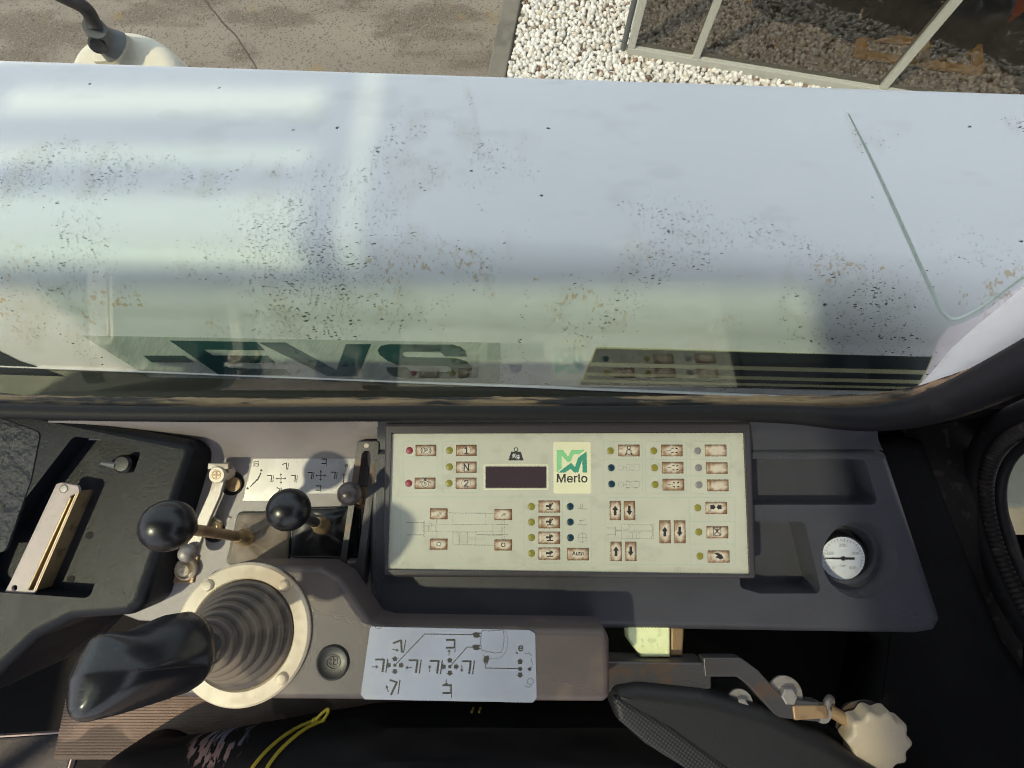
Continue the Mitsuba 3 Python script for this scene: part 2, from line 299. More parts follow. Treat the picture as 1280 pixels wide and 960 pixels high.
fa, fb = GND.at(787, 68), GND.at(1000, 103)
fd = (fb - fa) / np.linalg.norm(fb - fa); fn_ = np.array([-fd[1], fd[0]])     # along the shop front, and into the shop
SHOP = Frame([*fa, 0.0], [*fd, 0], [0, 0, 1])                               # x along, y up, z out of the shop
def in_shop(a, b): return fa + fd * a + fn_ * b
def pebbles():
    base = trimesh.creation.icosphere(1, 1.0); var = []
    for i in range(14):
        m = base.copy(); m.vertices *= 0.72 + 0.5 * meshkit.noise(m.vertices * 1.3 + i * 9.1, i)[:, None]; m.vertices *= rng.uniform(0.7, 1.3, 3); var.append(m.vertices)
    vs, fs, cs, at = [], [], [], 0
    corner = lambda q: (q - ga) @ kn
    pts = []
    for gx in np.arange(-0.2, 2.9, 0.0215):
        for gy in np.arange(1.9, 4.3, 0.0215):
            q = np.array([gx, gy]) + rng.uniform(-0.011, 0.011, 2)
            inside = (q - fa) @ fn_; al = (q - fa) @ fd
            if (q - ga) @ kn < 0.012 or inside > 0.62: continue
            if inside < -0.5 and False: continue
            if gy > 3.35 and al > 0.4: continue
            pts.append(q)
    for q in pts:
        v = var[rng.integers(14)]; s = rng.uniform(0.0095, 0.0170)
        a = rng.uniform(0, 2 * math.pi); R = trimesh.transformations.euler_matrix(*rng.uniform(-0.7, 0.7, 2), a)[:3, :3]
        vs.append((v * s) @ R.T + [q[0], q[1], 0.006 + rng.uniform(0, 0.012)]); fs.append(base.faces + at); at += len(v)
        t = rng.uniform(); c = np.array([0.71, 0.695, 0.67]) * rng.uniform(0.72, 1.08)
        if t < 0.05: c = np.array([0.22, 0.15, 0.11]) * rng.uniform(0.5, 1.3)
        elif t < 0.17: c *= [0.75, 0.68, 0.60]
        cs.append(np.tile(c, (len(v), 1)))
    return trimesh.Trimesh(np.vstack(vs), np.vstack(fs), process=False), np.vstack(cs)
gm, gc = pebbles()
scene['gravel'] = mikit.ply(gm, 'vcol', smooth=True, color=gc)
labels['gravel'] = {'kind': 'stuff', 'label': 'white marble gravel beside the concrete kerb', 'category': 'gravel'}

# ---------------------------------------------------------------- glazed shop beyond the gravel
sh = thing('glass_building', 'glazed building with pale aluminium frames standing on the white gravel', 'building')
L0, L1, DEPTH, TOP = 0.0, 9.0, 4.5, 2.7
add('base_rail', put(bbox(L0 - 0.02, L1, 0.012, 0.062, -0.03, 0.03), SHOP), 'alu_frame', sh)
add('top_rail', put(bbox(L0 - 0.02, L1, TOP - 0.1, TOP, -0.03, 0.03), SHOP), 'alu_frame', sh)
posts = [0.0] + [SHOP.at(865, 82)[0], SHOP.at(1109, 101)[0]]
step = posts[2] - posts[1]
posts += [posts[2] + step * k for k in range(1, 8)]
posts = [p for p in posts if p < L1]
for i, a in enumerate(posts):
    add('post', put(bbox(a - 0.02, a + 0.02, 0.0622, TOP - 0.1, -0.028, 0.028), SHOP), 'alu_frame', sh)
    b = (posts + [L1])[i + 1]
    add('pane', put(flat(sbox(a + 0.02, 0.062, b - 0.02, TOP - 0.1), 0, 0.0005), SHOP).submesh([[0, 1]], append=True) if False else
        trimesh.Trimesh([SHOP.w(a + 0.02, 0.062), SHOP.w(b - 0.02, 0.062), SHOP.w(b - 0.02, TOP - 0.1), SHOP.w(a + 0.02, TOP - 0.1)], [[0, 1, 2], [0, 2, 3]], process=False), 'shop_glass', sh, smooth=False)
SIDE = Frame([*fa, 0.0], [*fn_, 0], [0, 0, 1])
add('side_rail', put(bbox(0.05, DEPTH, 0.012, 0.062, -0.02, 0.02), SIDE), 'alu_frame', sh)
for a in (1.2, 2.4, 3.6): add('side_post', put(bbox(a, a + 0.04, 0.0622, TOP, -0.02, 0.02), SIDE), 'alu_frame', sh)
add('side_pane', trimesh.Trimesh([SIDE.w(0.03, 0.062), SIDE.w(DEPTH, 0.062), SIDE.w(DEPTH, TOP), SIDE.w(0.03, TOP)], [[0, 1, 2], [0, 2, 3]], process=False), 'shop_glass', sh, smooth=False)
add('corner_pipe', put(tube([[-0.045, 0.0, 0.0], [-0.045, TOP, 0.0]], 0.016), SHOP), 'clamp_grey', sh)
def shop_box(a0, a1, b0, b1, z0, z1): 
    m = box(a0, a1, b0, b1, z0, z1); M = np.eye(4); M[:3, 0] = [*fd, 0]; M[:3, 1] = [*fn_, 0]; M[:3, 3] = [*fa, 0]; m.apply_transform(M); return m
add('roof', shop_box(-0.1, L1, -0.15, DEPTH, TOP + 0.002, TOP + 0.15), 'alu_frame', sh, smooth=False)
add('back_wall', shop_box(0, L1, DEPTH - 0.1, DEPTH, 0, TOP), 'brown_wall', sh, smooth=False)
add('floor', shop_box(0.05, L1, 0.62, DEPTH - 0.1, 0.004, 0.03), 'inner_floor', sh, smooth=False)
# things standing inside the shop
def pallet(label, a, b, rot, L=0.62, W=0.42, z=0.03):
    t = thing('pallet', label, 'pallet', None)
    M = np.eye(4); c, s = math.cos(rot), math.sin(rot); e1 = fd * c + fn_ * s; e2 = -fd * s + fn_ * c
    M[:3, 0] = [*e1, 0]; M[:3, 1] = [*e2, 0]; M[:3, 3] = [*in_shop(a, b), z]
    def pc(n, *bx):
        m = bbox(*bx, 0.003); m.apply_transform(M); add(n, m, 'pallet_wood', t, smooth=False)
    for y in (0, W - 0.05): pc('runner', 0, L, y, y + 0.05, 0, 0.02)
    for x in (0, L * 0.5, L - 0.06): pc('plank', x, x + 0.06, 0, W, 0.0202, 0.036)
    return t
def bag(name, label, u, v, r, hgt, mat, cat_):
    q = GND.at(u, v); m = trimesh.creation.icosphere(4, 1.0); n = meshkit.fbm(m.vertices * 2.2 + u, 4, int(u))
    m.vertices *= (0.7 + 0.6 * n)[:, None]; m.vertices *= [r, r * 0.8, hgt]; m.vertices[:, 2] = np.maximum(m.vertices[:, 2], -0.05)
    m.apply_translation([*q, 0.085]); k = add(name, m, mat, smooth=50); labels[k] = {'label': label, 'category': cat_}
def shop_loc(u, v):
    q = GND.at(u, v) - fa; return q @ fd, q @ fn_
pa, pb = shop_loc(1062, 78)
pallet('wooden pallet lying on the gravel behind the shop glass', pa, pb, 0.02, 0.72, 0.20, z=0.03)
pallet('second wooden pallet deeper inside, at the top edge of the view', *shop_loc(930, 8), 0.05)
bag('rubbish_bag', 'large glossy black sack behind the glass, above the wooden pallet', 1065, 15, 0.34, 0.26, 'black_bag', 'sack')
bag('rubbish_bag', 'black sack left of the large one, behind the middle pane of the shop', 985, 2, 0.26, 0.20, 'black_bag', 'sack')
bag('rubbish_bag', 'black sack right of the third frame post behind the glass', 1175, 35, 0.30, 0.30, 'black_bag', 'sack')
bag('rubbish_bag', 'dark sack in the far right corner behind the shop glass', 1270, 70, 0.24, 0.16, 'black_bag', 'sack')
oc = GND.at(1258, 25)
def petal(a): return LineString([(0, 0), (0.26 * math.cos(a), 0.26 * math.sin(a))]).buffer(0.045)
star = unary_union([petal(a) for a in (0.2, 1.5, 2.7, 3.9, 5.1)] + [Point(0, 0).buffer(0.08)])
om = slab(star.buffer(-0.004), 0.0, 0.05, 0.012); om.apply_translation([*oc, 0.16])
op = lathe([(0, 0), (0.03, 0), (0.03, 0.165), (0, 0.165)], 16); op.apply_translation([*oc, 0.03])
t = thing('chair_base', 'orange star-shaped base standing behind the glass at the right', 'stand')
add('star', om, 'orange_plastic', t); add('stem', op, 'orange_plastic', t)

# ---------------------------------------------------------------- boom beside the cab
bz = H - 0.72
BF = Frame([0, 0, bz], [1, 0, 0], [0, 1, 0])
b0, b1 = BF.at(0, 68), BF.at(1280, 110)
bd = (b1 - b0) / np.linalg.norm(b1 - b0)
yF = b0[1] + bd[1] / bd[0] * (0 - b0[0])
BOOM = Frame([0, 0, H], [*bd, 0], [-bd[1], bd[0], 0])        # x along the boom, y away from the cab, z up
SY0, SZ0, SY1, SZ1 = 0.312, -0.800, 0.247, -0.876          # the slanted flank with the lettering: upper edge, lower edge
prof = [(yF, -1.10), (yF, -0.745), (yF - 0.004, -0.730), (yF - 0.018, -0.722), (yF - 0.20, -0.714), (0.445, -0.706)]
for t in np.linspace(0, 1, 14):                             # rounded shoulder (a quadratic curve into the flank)
    k = 0.352, -0.702 + 0.0
    q0, q2 = np.array([0.43, -0.7055]), np.array([SY0, SZ0]); q1 = np.array([0.36, -0.712])
    prof.append(tuple((1 - t) ** 2 * q0 + 2 * t * (1 - t) * q1 + t * t * q2))
prof += [(SY1, SZ1), (SY1 + 0.004, SZ1 - 0.008), (SY1 + 0.06, SZ1 - 0.20)]
def extrude_x(prof, x0, x1, n=2):
    p = np.array(prof); N = len(p); xs = np.linspace(x0, x1, n)
    v = np.vstack([np.c_[np.full(N, x), p] for x in xs]); f = []; k = np.arange(N); k2 = (k + 1) % N
    for i in range(n - 1): f += [np.c_[i * N + k, i * N + k2, (i + 1) * N + k2], np.c_[i * N + k, (i + 1) * N + k2, (i + 1) * N + k]]
    import mapbox_earcut as ec
    tri = np.array(ec.triangulate_float64(np.ascontiguousarray(p), np.array([N], np.uint32))).reshape(-1, 3)
    f += [tri, tri[:, ::-1] + (n - 1) * N]
    m = trimesh.Trimesh(v, np.vstack(f), process=False); m.fix_normals(); return m
bm = thing('telescopic_boom', 'long weathered white boom with chipped paint outside the side window', 'boom')
add('tube', put(extrude_x(prof, -3.4, 2.6), BOOM), 'boom_paint', bm, smooth=40)
add('lower_flange', put(extrude_x([(SY1 - 0.006, SZ1 - 0.014), (SY1 - 0.006, SZ1 - 0.002), (SY1 + 0.02, SZ1 - 0.004), (SY1 + 0.02, SZ1 - 0.014)], -3.4, 2.6), BOOM), 'white_paint', bm, smooth=False)
BS = Frame(BOOM.w(0, SY0, SZ0), [*bd, 0], BOOM.ey * (SY0 - SY1) + np.array([0, 0, SZ0 - SZ1]))           # the side that faces the cab; z towards the cab
def sidepoly(pts, s=1.0, o=(0, 0)): return poly([BS.at(o[0] + x / s, o[1] + y / s) for x, y in pts])
add('decal_film', put(flat(sidepoly([(103, 419), (625, 428), (625, 478), (187, 471)]), 0.0003, 0.0008), BS), 'boom_film', bm, smooth=False)
S, o = 1280 / 440, (180, 400)
E = [(95, 73), (410, 78), (440, 108), (220, 106), (250, 127), (450, 128), (478, 154), (285, 153), (310, 173), (515, 177), (540, 199), (272, 196)]
V = [(417, 80), (515, 80), (700, 180), (735, 86), (826, 86), (778, 203), (668, 202)]
SS = [(1175, 132), (1170, 112), (1150, 95), (1120, 88), (890, 86), (862, 92), (850, 108), (858, 125), (885, 145), (920, 160), (960, 163), (1100, 165), (1118, 172), (1118, 184), (1100, 187), (970, 184), (955, 170), (882, 170), (885, 185), (905, 202), (950, 210), (1150, 211), (1180, 205), (1194, 190), (1190, 165), (1172, 148), (1140, 138), (1100, 135), (955, 133), (940, 125), (942, 116), (960, 113), (1080, 116), (1095, 130)]
DASH = [(0, 128), (150, 128), (185, 152), (30, 152)]
for L in (DASH, E, V, SS): add('letter', put(flat(sidepoly(L, S, o), 0.0010, 0.0015), BS), 'boom_letter', bm, smooth=False)
add('stripe_film', put(flat(sidepoly([(745, 433), (1166, 446), (1146, 490), (725, 479)]), 0.0003, 0.0008), BS), 'stripe_film', bm, smooth=False)
S, o = 1280 / 480, (720, 420)
for q in ([(68, 40), (1183, 68), (1165, 112), (50, 86)], [(42, 99), (1155, 127), (1147, 145), (35, 119)], [(30, 130), (1140, 158), (1137, 168), (25, 142)], [(20, 152), (1130, 176), (1128, 183), (16, 160)]):
    add('stripe', put(flat(sidepoly(q, S, o), 0.0010, 0.0015), BS), 'boom_stripe', bm, smooth=False)
add('stripe', put(flat(sidepoly([(-120, 424), (0, 438), (24, 450), (84, 470), (-120, 464)]), 0.0010, 0.0015), BS), 'boom_stripe', bm, smooth=False)
ch = thing('chassis_beam', 'olive grey chassis beam below the boom, seen through the bottom of the window', 'beam')
add('top_plate', put(bbox(-3.0, 2.4, 0.10, 0.50, -1.36, -1.30, 0.01), BOOM), 'chassis_paint', ch)
add('side_plate', put(bbox(-3.0, 2.4, 0.18, 0.24, -1.90, -1.362, 0.01), BOOM), 'chassis_paint', ch)

# ---------------------------------------------------------------- mirror beyond the boom
MF = facing(155, 60, 1.42, 20)
mr = thing('rear_view_mirror', 'white rounded mirror housing with grey clamp on a black arm beyond the boom', 'mirror')
c0 = MF.at(152, 92); r1 = np.linalg.norm(MF.at(222, 92) - c0); r2 = np.linalg.norm(MF.at(152, 34) - c0)
el = Polygon([(c0[0] + r1 * math.cos(a), c0[1] + r2 * math.sin(a)) for a in np.linspace(0, 2 * math.pi, 72, endpoint=False)])
add('housing', put(slab(el, -0.09, 0.0, 0.035, 6), MF), 'cream_white', mr)
add('mount_plate', put(slab(poly(MF.ats([(124, 68), (160, 46), (166, 49), (150, 80), (124, 82)])), 0.0, 0.02, 0.003), MF), 'cream_white', mr)
cl = [MF.w(*MF.at(118, 34, 0.10), 0.10), MF.w(*MF.at(128, 46, 0.06), 0.06), MF.w(*MF.at(146, 60, 0.02), 0.025)]
add('clamp', tube(cl, [0.026, 0.030, 0.045], 20, 12), 'clamp_grey', mr)
add('clamp_bolt', along(lathe([(0, 0), (0.02, 0), (0.02, 0.02), (0.015, 0.026), (0, 0.022)], 24), MF.w(*MF.at(122, 56, 0.07), 0.07), C - MF.O), 'black_plastic', mr)
add('arm', tube([MF.w(*MF.at(u, v, h), h) for u, v, h in ((-170, -52, 0.24), (-60, -42, 0.23), (40, -22, 0.205), (60, -14, 0.2), (85, -2, 0.17), (106, 10, 0.14), (116, 26, 0.11), (119, 36, 0.10))], 0.017, 14, 60), 'hose_black', mr)
pe_ = MF.w(*MF.at(-168, -52, .24), .24)
add('post', tube([[pe_[0], pe_[1], 0], [pe_[0], pe_[1], pe_[2] / 2], pe_], .02, 14), 'hose_black', mr)

# ---------------------------------------------------------------- cab shell
GY = 0.130                       # the side window stands here
FLZ, RFZ, XF, XR, YL = H - 1.32, H + 0.34, -1.50, 0.74, -0.86
cab = thing('operator_cab', 'dark operator cab with side window, black rubber seal and ribbed floor', 'cab')
GL = Frame([0, GY, H], [1, 0, 0], [0, 0, 1])
corner = [(1163, 452), (1172, 424), (1186, 407), (1200, 403), (1222, 393), (1252, 372), (1290, 345), (1340, 305)]
gpts = [(-1.45, -.56), (GL.at(1158, 500)[0], -.56)] + [tuple(GL.at(*q)) for q in corner] + [(.62, GL.at(1340, 305)[1] + .02), (.62, .34), (-1.45, .34)]
gl_ = flat(Polygon(gpts), 0, .001); gl_ = gl_.submesh([np.where(gl_.face_normals[:, 2] > .9)[0]], append=True)
add('side_window', put(gl_, GL), 'side_glass', cab, smooth=False)
edge_px = [(1062, 150), (1090, 205), (1120, 268), (1150, 334), (1170, 378), (1184, 400), (1196, 404), (1216, 396), (1252, 372), (1290, 345), (1340, 305)]
add('window_edge', tube([GL.w(*GL.at(*q), -.003) for q in edge_px], [.0002, .0005, .0008, .0010, .0011, .0011, .0010, .0009, .0008, .0008, .0008], 10, 90), 'glass_edge', cab)
labels[cab + '__side_window'] = {'label': 'green tinted side window pane'}
def pane(x0, x1, y0, y1, z): return trimesh.Trimesh([[x0, y0, z], [x1, y0, z], [x1, y1, z], [x0, y1, z]], [[0, 1, 2], [0, 2, 3]], process=False)
ROOF = H + 0.34  # unseen roof, its glass and solid parts laid out to shape the sun
add('roof_window', pane(XF, -0.25, YL, -0.325, ROOF), 'sun_cool_glass', cab, smooth=False)
add('added_sun_filter', pane(XF, -0.25, -0.325, -0.152, ROOF), 'sun_dim_glass', cab, smooth=False)  # added strip that lets about half the sun onto the boom flank
add('roof', box(-0.25, XR, YL, 0.285, ROOF, ROOF + .03), 'black_matte', cab, smooth=False)
for q in ((-1.64, -1.60, -0.152, 0.285), (-1.03, -0.985, -0.152, 0.285), (-0.94, -0.2502, -0.152, 0.285), (-1.5998, -1.0302, -0.152, -0.13), (-0.9848, -0.9402, -0.152, -0.13), (-1.5998, -1.0302, 0.232, 0.285)):
    add('roof_shade_panel', box(*q, ROOF, ROOF + .03), 'black_matte', cab, smooth=False)  # unseen solid panels placed to keep the boom top in shade
for y0, y1 in ((0.108, 0.162), (0.014, 0.060)): add('roof_guard_bar', box(-1.5998, -1.0302, y0, y1, ROOF, ROOF + .03), 'black_matte', cab, smooth=False)
add('roof_guard_window', pane(-1.5996, -1.0304, -0.1298, 0.2318, ROOF + .0305), 'sun_dim_glass', cab, smooth=False)
add('added_light_slot', pane(-.9846, -.9404, -0.1298, 0.2848, ROOF + .0305), 'sun_dim_glass', cab, smooth=False)  # added slot that throws the narrow bright stripe across the boom
add('roof_beam', box(XF - .02, -0.2502, YL - .02, YL + .02, ROOF + .003, ROOF + .04), 'black_matte', cab, smooth=False)
add('floor', box(XF, XR, YL, GY, FLZ - 0.05, FLZ), 'black_matte', cab, smooth=False)
add('added_floor_strip', box(-.74, .0, -.36, -.245, FLZ, H - .96), 'floor_mat', cab, smooth=False)  # floor raised and cut to a strip so the sun reaches just here
ribs = cat(*[box(-0.74, 0.0, y, y + 0.0024, H - .961, H - .9588) for y in np.arange(-0.356, -.247, 0.0042)])
add('floor_ribs', ribs, 'floor_mat', cab, smooth=False); labels[cab + '__floor_ribs'] = {'kind': 'stuff'}
add('side_wall', box(XF, XR, GY + 0.012, GY + 0.018, FLZ, H - 0.62), 'black_matte', cab, smooth=False)
add('rear_wall', box(XR, XR + 0.04, YL, GY - 0.14, FLZ, H + 0.0), 'black_matte', cab, smooth=False)
add('front_wall', box(XF - 0.04, XF, YL, GY, FLZ, H - 0.62), 'black_matte', cab, smooth=False)
for n_, q in (('front_pillar', (XF - .03, XF, YL, YL + 0.03)), ('rear_pillar', (XR - 0.05, XR + 0.02, YL, YL + 0.06)), ('rear_pillar', (0.66, 0.74, GY - 0.02, GY + 0.05))):
    add(n_, box(*q, FLZ, RFZ), 'black_matte', cab, smooth=False)
dr_ = thing('cab_door', 'glazed cab door on the far side, mirrored faintly in the side window', 'door')
add('lower_panel', box(-1.05, 0.66, YL - 0.03, YL, FLZ, FLZ + 0.16), 'black_matte', dr_, smooth=False)
add('cross_bar', box(-1.05, 0.66, YL - 0.03, YL, FLZ + 0.36, FLZ + 0.42), 'black_matte', dr_, smooth=False)

# window rubber and the dirty ledge along the sill
def sp(u, v, d): return C + ray(u, v) * d
seal_px = [(-260, 508, .56), (-60, 512, .56), (90, 516, .56), (300, 518, .56), (560, 517, .56), (820, 517, .56), (1000, 519, .56), (1080, 523, .555), (1150, 513, .55), (1200, 496, .545), (1250, 473, .54), (1310, 442, .53), (1420, 380, .51)]
add('window_seal', tube([sp(u, v, d) for u, v, d in seal_px], [.0085] * 6 + [.0105, .014, .017, .020, .023, .025, .025], 22, 160), 'rubber_seal', cab)
led_px = [(-260, 497, .585), (90, 503, .585), (300, 505, .585), (560, 504, .585), (820, 503, .585), (1000, 502, .585), (1090, 499, .58), (1150, 489, .575), (1200, 474, .565), (1250, 453, .56), (1310, 423, .545), (1420, 362, .525)]
lt = tube([sp(u, v + 2, d) for u, v, d in led_px], .0092, 12, 300)
lt.vertices += (meshkit.fbm(lt.vertices * [60, 200, 200], 3, 3)[:, None] - .5) * .004
add('sill_ledge', lt, 'dirty_ledge', cab)
crn = [(1140, 494, .66), (1172, 482, .65), (1210, 456, .64), (1250, 428, .63), (1300, 392, .62), (1380, 328, .60)]
add('added_white_corner', tube([sp(u, v, d) for u, v, d in crn], [.006, .016, .026, .031, .034, .036], 24, 60), 'white_paint', cab)  # white form added where the bare boom shows beyond the pane
labels[cab + '__added_white_corner'] = {'label': 'added white rounded corner in place of the boom seen past the glass'}

# ---------------------------------------------------------------- console
CON = facing(710, 630, 0.57, 12)
def cpoly(pts, h=0.0, r=0.0): return poly(CON.ats(pts, h), r)
con = thing('control_console', 'dark grey moulded side console with two open trays and a round gauge well', 'console')
TOPH = -0.012
body = man(slab(cpoly([(456, 560), (1090, 558), (1112, 566), (1181, 776), (1172, 791), (1150, 795), (760, 789), (462, 782)], TOPH, 0.006), -0.16, TOPH, 0.012, 5))
def cut(pts, depth, r=0.006, h=TOPH, taper=0.88):
    p = cpoly(pts, h, r); q = p.buffer(-0.003)
    return man(slab(p, h - depth, h + 0.02, 0.0, 1))
body = body - cut([(925, 573), (1081, 574), (1098, 631), (925, 631)], 0.028) - cut([(925, 652), (1006, 652), (1027, 742), (950, 742), (925, 735)], 0.036)
gc_ = CON.at(1075, 700, TOPH)
well = lathe([(0, -0.045), (0.030, -0.045), (0.0335, -0.022), (0.0385, -0.0215), (0.0435, 0.004), (0.0435, 0.03), (0, 0.03)], 56); well.apply_translation([*gc_, TOPH])
well.apply_translation([-0.000, 0.0, 0])
body = body - man(well)
add('body', put(tm(body), CON), 'console_plastic', con, smooth=35)
# sloping back strip from the console up to the window rubber
bk = [CON.w(*CON.at(u, v, h), h) for u, v, h in ((120, 530, -0.02), (1096, 530, -0.004), (1120, 566, -0.016), (120, 572, -0.045))]
def strip(px_top, px_bot, n=30):
    a = np.array([CON.w(*CON.at(u, v, h), h) for u, v, h in px_top]); b = np.array([CON.w(*CON.at(u, v, h), h) for u, v, h in px_bot])
    tt = np.linspace(0, 1, n)[:, None]; P = a[0] + (a[1] - a[0]) * tt; Q = b[0] + (b[1] - b[0]) * tt; rows = []
    for s in np.linspace(0, 1, 8):
        k = s + 0.12 * math.sin(math.pi * s); R = P * (1 - s) + Q * s; rows.append(R + CON.ez * (-0.006 * math.sin(math.pi * s)))
    v = np.vstack(rows); f = []
    for j in range(7):
        i = np.arange(n - 1) + j * n; f += [np.c_[i, i + n, i + n + 1], np.c_[i, i + n + 1, i + 1]]
    return trimesh.Trimesh(v, np.vstack(f), process=False)
add('back_slope', strip(((470, 524, .004), (1100, 527, .004)), ((470, 562, TOPH - .002), (1104, 563, TOPH - .004))), 'console_plastic', con, smooth=True)
add('back_slope', strip(((60, 526, .004), (472, 526, .004)), ((60, 573, -0.034), (472, 573, -0.034))), 'lever_panel_paint', con, smooth=True)
LH = -0.034
add('lever_panel', put(slab(cpoly([(130, 568), (462, 568), (470, 800), (172, 776), (130, 760)], LH, 0.0), -0.075, LH, 0.002), CON), 'lever_panel_paint', con)
labels[con + '__lever_panel'] = {'label': 'painted grey steel panel that carries the levers'}

# keypad with its raised frame
kp = thing('keypad_panel', 'cream keypad panel full of worn brown-edged buttons in a dark raised frame', 'control panel')
outer = cpoly([(481, 529), (939, 527), (946, 724), (477, 722)], .004, .004); inner = cpoly([(489, 541), (930.5, 540), (937.5, 719), (484, 712.5)], .004)
fr_ = man(slab(outer, -0.03, .004, .0035, 3)) - man(slab(inner, -0.001, .03, 0, 1))
add('frame', put(tm(fr_), CON), 'bezel_plastic', kp)
add('faceplate', put(slab(cpoly([(489.6, 542), (930, 541), (937, 718), (484.6, 712)]), -0.001, 0.0004, .0003, 1), CON), 'keypad_face', kp)
def keymesh(w, h, seed):
    nx, ny = 15, 11; xs, ys = np.meshgrid(np.linspace(-.5, .5, nx), np.linspace(-.5, .5, ny), indexing='ij')
    dx, dy = (0.5 - np.abs(xs)) * w, (0.5 - np.abs(ys)) * h; d = np.minimum(dx, dy)
    P = np.stack([xs * w, ys * h, np.zeros_like(xs)], -1).reshape(-1, 3)
    n1 = meshkit.fbm(P * 420 + seed * 11.3, 3, seed); n2 = meshkit.fbm(P * 1100 + seed * 5.3, 2, seed + 5)
    z = 0.0004 + 0.0013 * np.clip(d.ravel() / 0.0016, 0, 1) ** 0.7
    P[:, 2] = z
    e = np.hypot(xs * 1.75, ys * 1.75).ravel() + (n1 - .5) * 0.75
    wear = np.clip((e - 0.46 - 0.16 * ((seed * 7 % 5) / 4 - .5)) / 0.42, 0, 1)
    col = np.array([0.60, 0.53, 0.42]) * (1 - wear)[:, None] + np.array([0.24, 0.125, 0.055]) * wear[:, None]
    col *= (0.90 + 0.25 * (n2 - .5))[:, None]
    edge = np.clip(1.15 - d.ravel() / 0.0013, 0, 1)[:, None]; col = col * (1 - edge * 0.72) + np.array([0.10, 0.06, 0.035]) * edge * 0.72
    f = []
    for i in range(nx - 1):
        for j in range(ny - 1):
            a, b, c, dd = i * ny + j, (i + 1) * ny + j, (i + 1) * ny + j + 1, i * ny + j + 1; f += [(a, b, c), (a, c, dd)]
    return mikit.ply(trimesh.Trimesh(P, f, process=False), 'vcol', smooth=True, color=col)
PX = 1 / 1118.0          # metres per photo pixel on the keypad
keys = {}
def place_key(u, v, w, h, k):
    size = (round(w), round(h)); i = (k * 5 + k // 4) % 6
    if (size, i) not in keys: keys[size, i] = keymesh(w * PX, h * PX, size[0] * 7 + size[1] + i * 31)
    key = key_of(kp + '__button'); scene[key] = {**keys[size, i], 'to_world': T(CON.M) @ T().translate([*CON.at(u, v).tolist(), 0.0003])}
    return key
def line(*pts, w=0.5): return LineString(pts).buffer(w, cap_style='flat')
def loop(cx, cy, r, w=0.5): return Point(cx, cy).buffer(r).difference(Point(cx, cy).buffer(r - w))
def rect(x0, y0, x1, y1, w=0.4, r=0): 
    a = sbox(x0, y0, x1, y1); a = a.buffer(-r).buffer(r) if r else a; return a.difference(a.buffer(-w))
def txt(s, cx, cy, h, bold=False):
    m = meshkit.text_mesh(s, h, 0.1, bold); b = m.bounds; m.apply_translation([-(b[0][0] + b[1][0]) / 2, -(b[0][1] + b[1][1]) / 2, 0])
    m.vertices[:, 1] *= -1; m.vertices[:, :2] += [cx, cy]; m.invert(); return m
def arrow(cx, cy, L, W, dx, dy, shaft=0.45, head=0.45):
    p = np.array([(-L / 2, -W * shaft / 2), (L / 2 - L * head, -W * shaft / 2), (L / 2 - L * head, -W / 2), (L / 2, 0), (L / 2 - L * head, W / 2), (L / 2 - L * head, W * shaft / 2), (-L / 2, W * shaft / 2)])
    R = np.array([[dx, -dy], [dy, dx]]); return Polygon(p @ R.T + [cx, cy])
def ink(shapes, fr, h, map_=None):
    """print given in plan pixels -> a film 0.1 mm thick on the plane fr at height h"""
    ms = []
    for s in shapes:
        ms.append(s if isinstance(s, trimesh.Trimesh) else flat(s, 0, 0.1))
    m = cat(*ms); z = m.vertices[:, 2] > 0.05
    q = np.array([fr.at(u, v, h) for u, v in m.vertices[:, :2]]); m.vertices = np.c_[q, np.where(z, h + 0.00012, h)]
    m.fix_normals() if len(m.faces) < 4000 else None
    return put(m, fr)
KH = 0.0017
def symbol(key, shapes, col='print_black'): add('symbol', ink(shapes, CON, KH + .0003), col, key, smooth=False)
B = {}
for name, u, v, w, h in [('P', 532.5, 563, 26, 14), ('lock', 531.5, 604, 26, 14), ('1', 583, 563, 26, 14), ('N', 583, 584, 26, 14), ('2', 582.7, 604, 26, 14),
        ('a', 548.6, 642, 22, 13.5), ('b', 629, 643, 22, 13.5), ('c', 548.5, 680, 22, 13.5), ('d', 629, 681, 22, 13.5),
        ('r1', 686.5, 633, 27, 15), ('r2', 686.5, 652.5, 27, 15), ('r3', 686.5, 672, 27, 15), ('r4', 686.5, 691.8, 27, 15), ('Auto', 722.4, 692.4, 27, 15),
        ('chain', 786, 563, 27, 14.5), ('w1', 839.6, 563, 27, 14.5), ('w2', 840.6, 584.6, 27, 14.5), ('w3', 841.5, 605.8, 27, 14.5),
        ('e1', 894.4, 563, 27, 14.5), ('e2', 895.8, 585, 27, 14.5), ('e3', 897, 606.5, 27, 14.5),
        ('u1', 769, 638, 14, 23.5), ('d1', 786.7, 638, 14, 23.5), ('u2', 831, 664.5, 14.3, 28), ('d2', 849.5, 664.5, 14.3, 28), ('u3', 770, 689, 14, 23.5), ('d3', 788.4, 689, 14, 23.5),
        ('f1', 895, 634.8, 27, 15), ('f2', 896.4, 665, 27, 15), ('f3', 898, 695.4, 27, 15)]:
    B[name] = (place_key(u, v, w, h, len(B)), u, v)
def at_(n): return B[n][1], B[n][2]
for n in '1N2':
    x, y = at_(n); symbol(B[n][0], [txt(n, x, y, 8.2, True), loop(x, y, 5.8, 0.45)])
x, y = at_('P'); symbol(B['P'][0], [txt('P', x, y, 5.4, True), loop(x, y, 4.8, .6), line((x - 5, y - 4), (x - 6.4, y), (x - 5, y + 4), w=.5), line((x + 5, y - 4), (x + 6.4, y), (x + 5, y + 4), w=.5)])
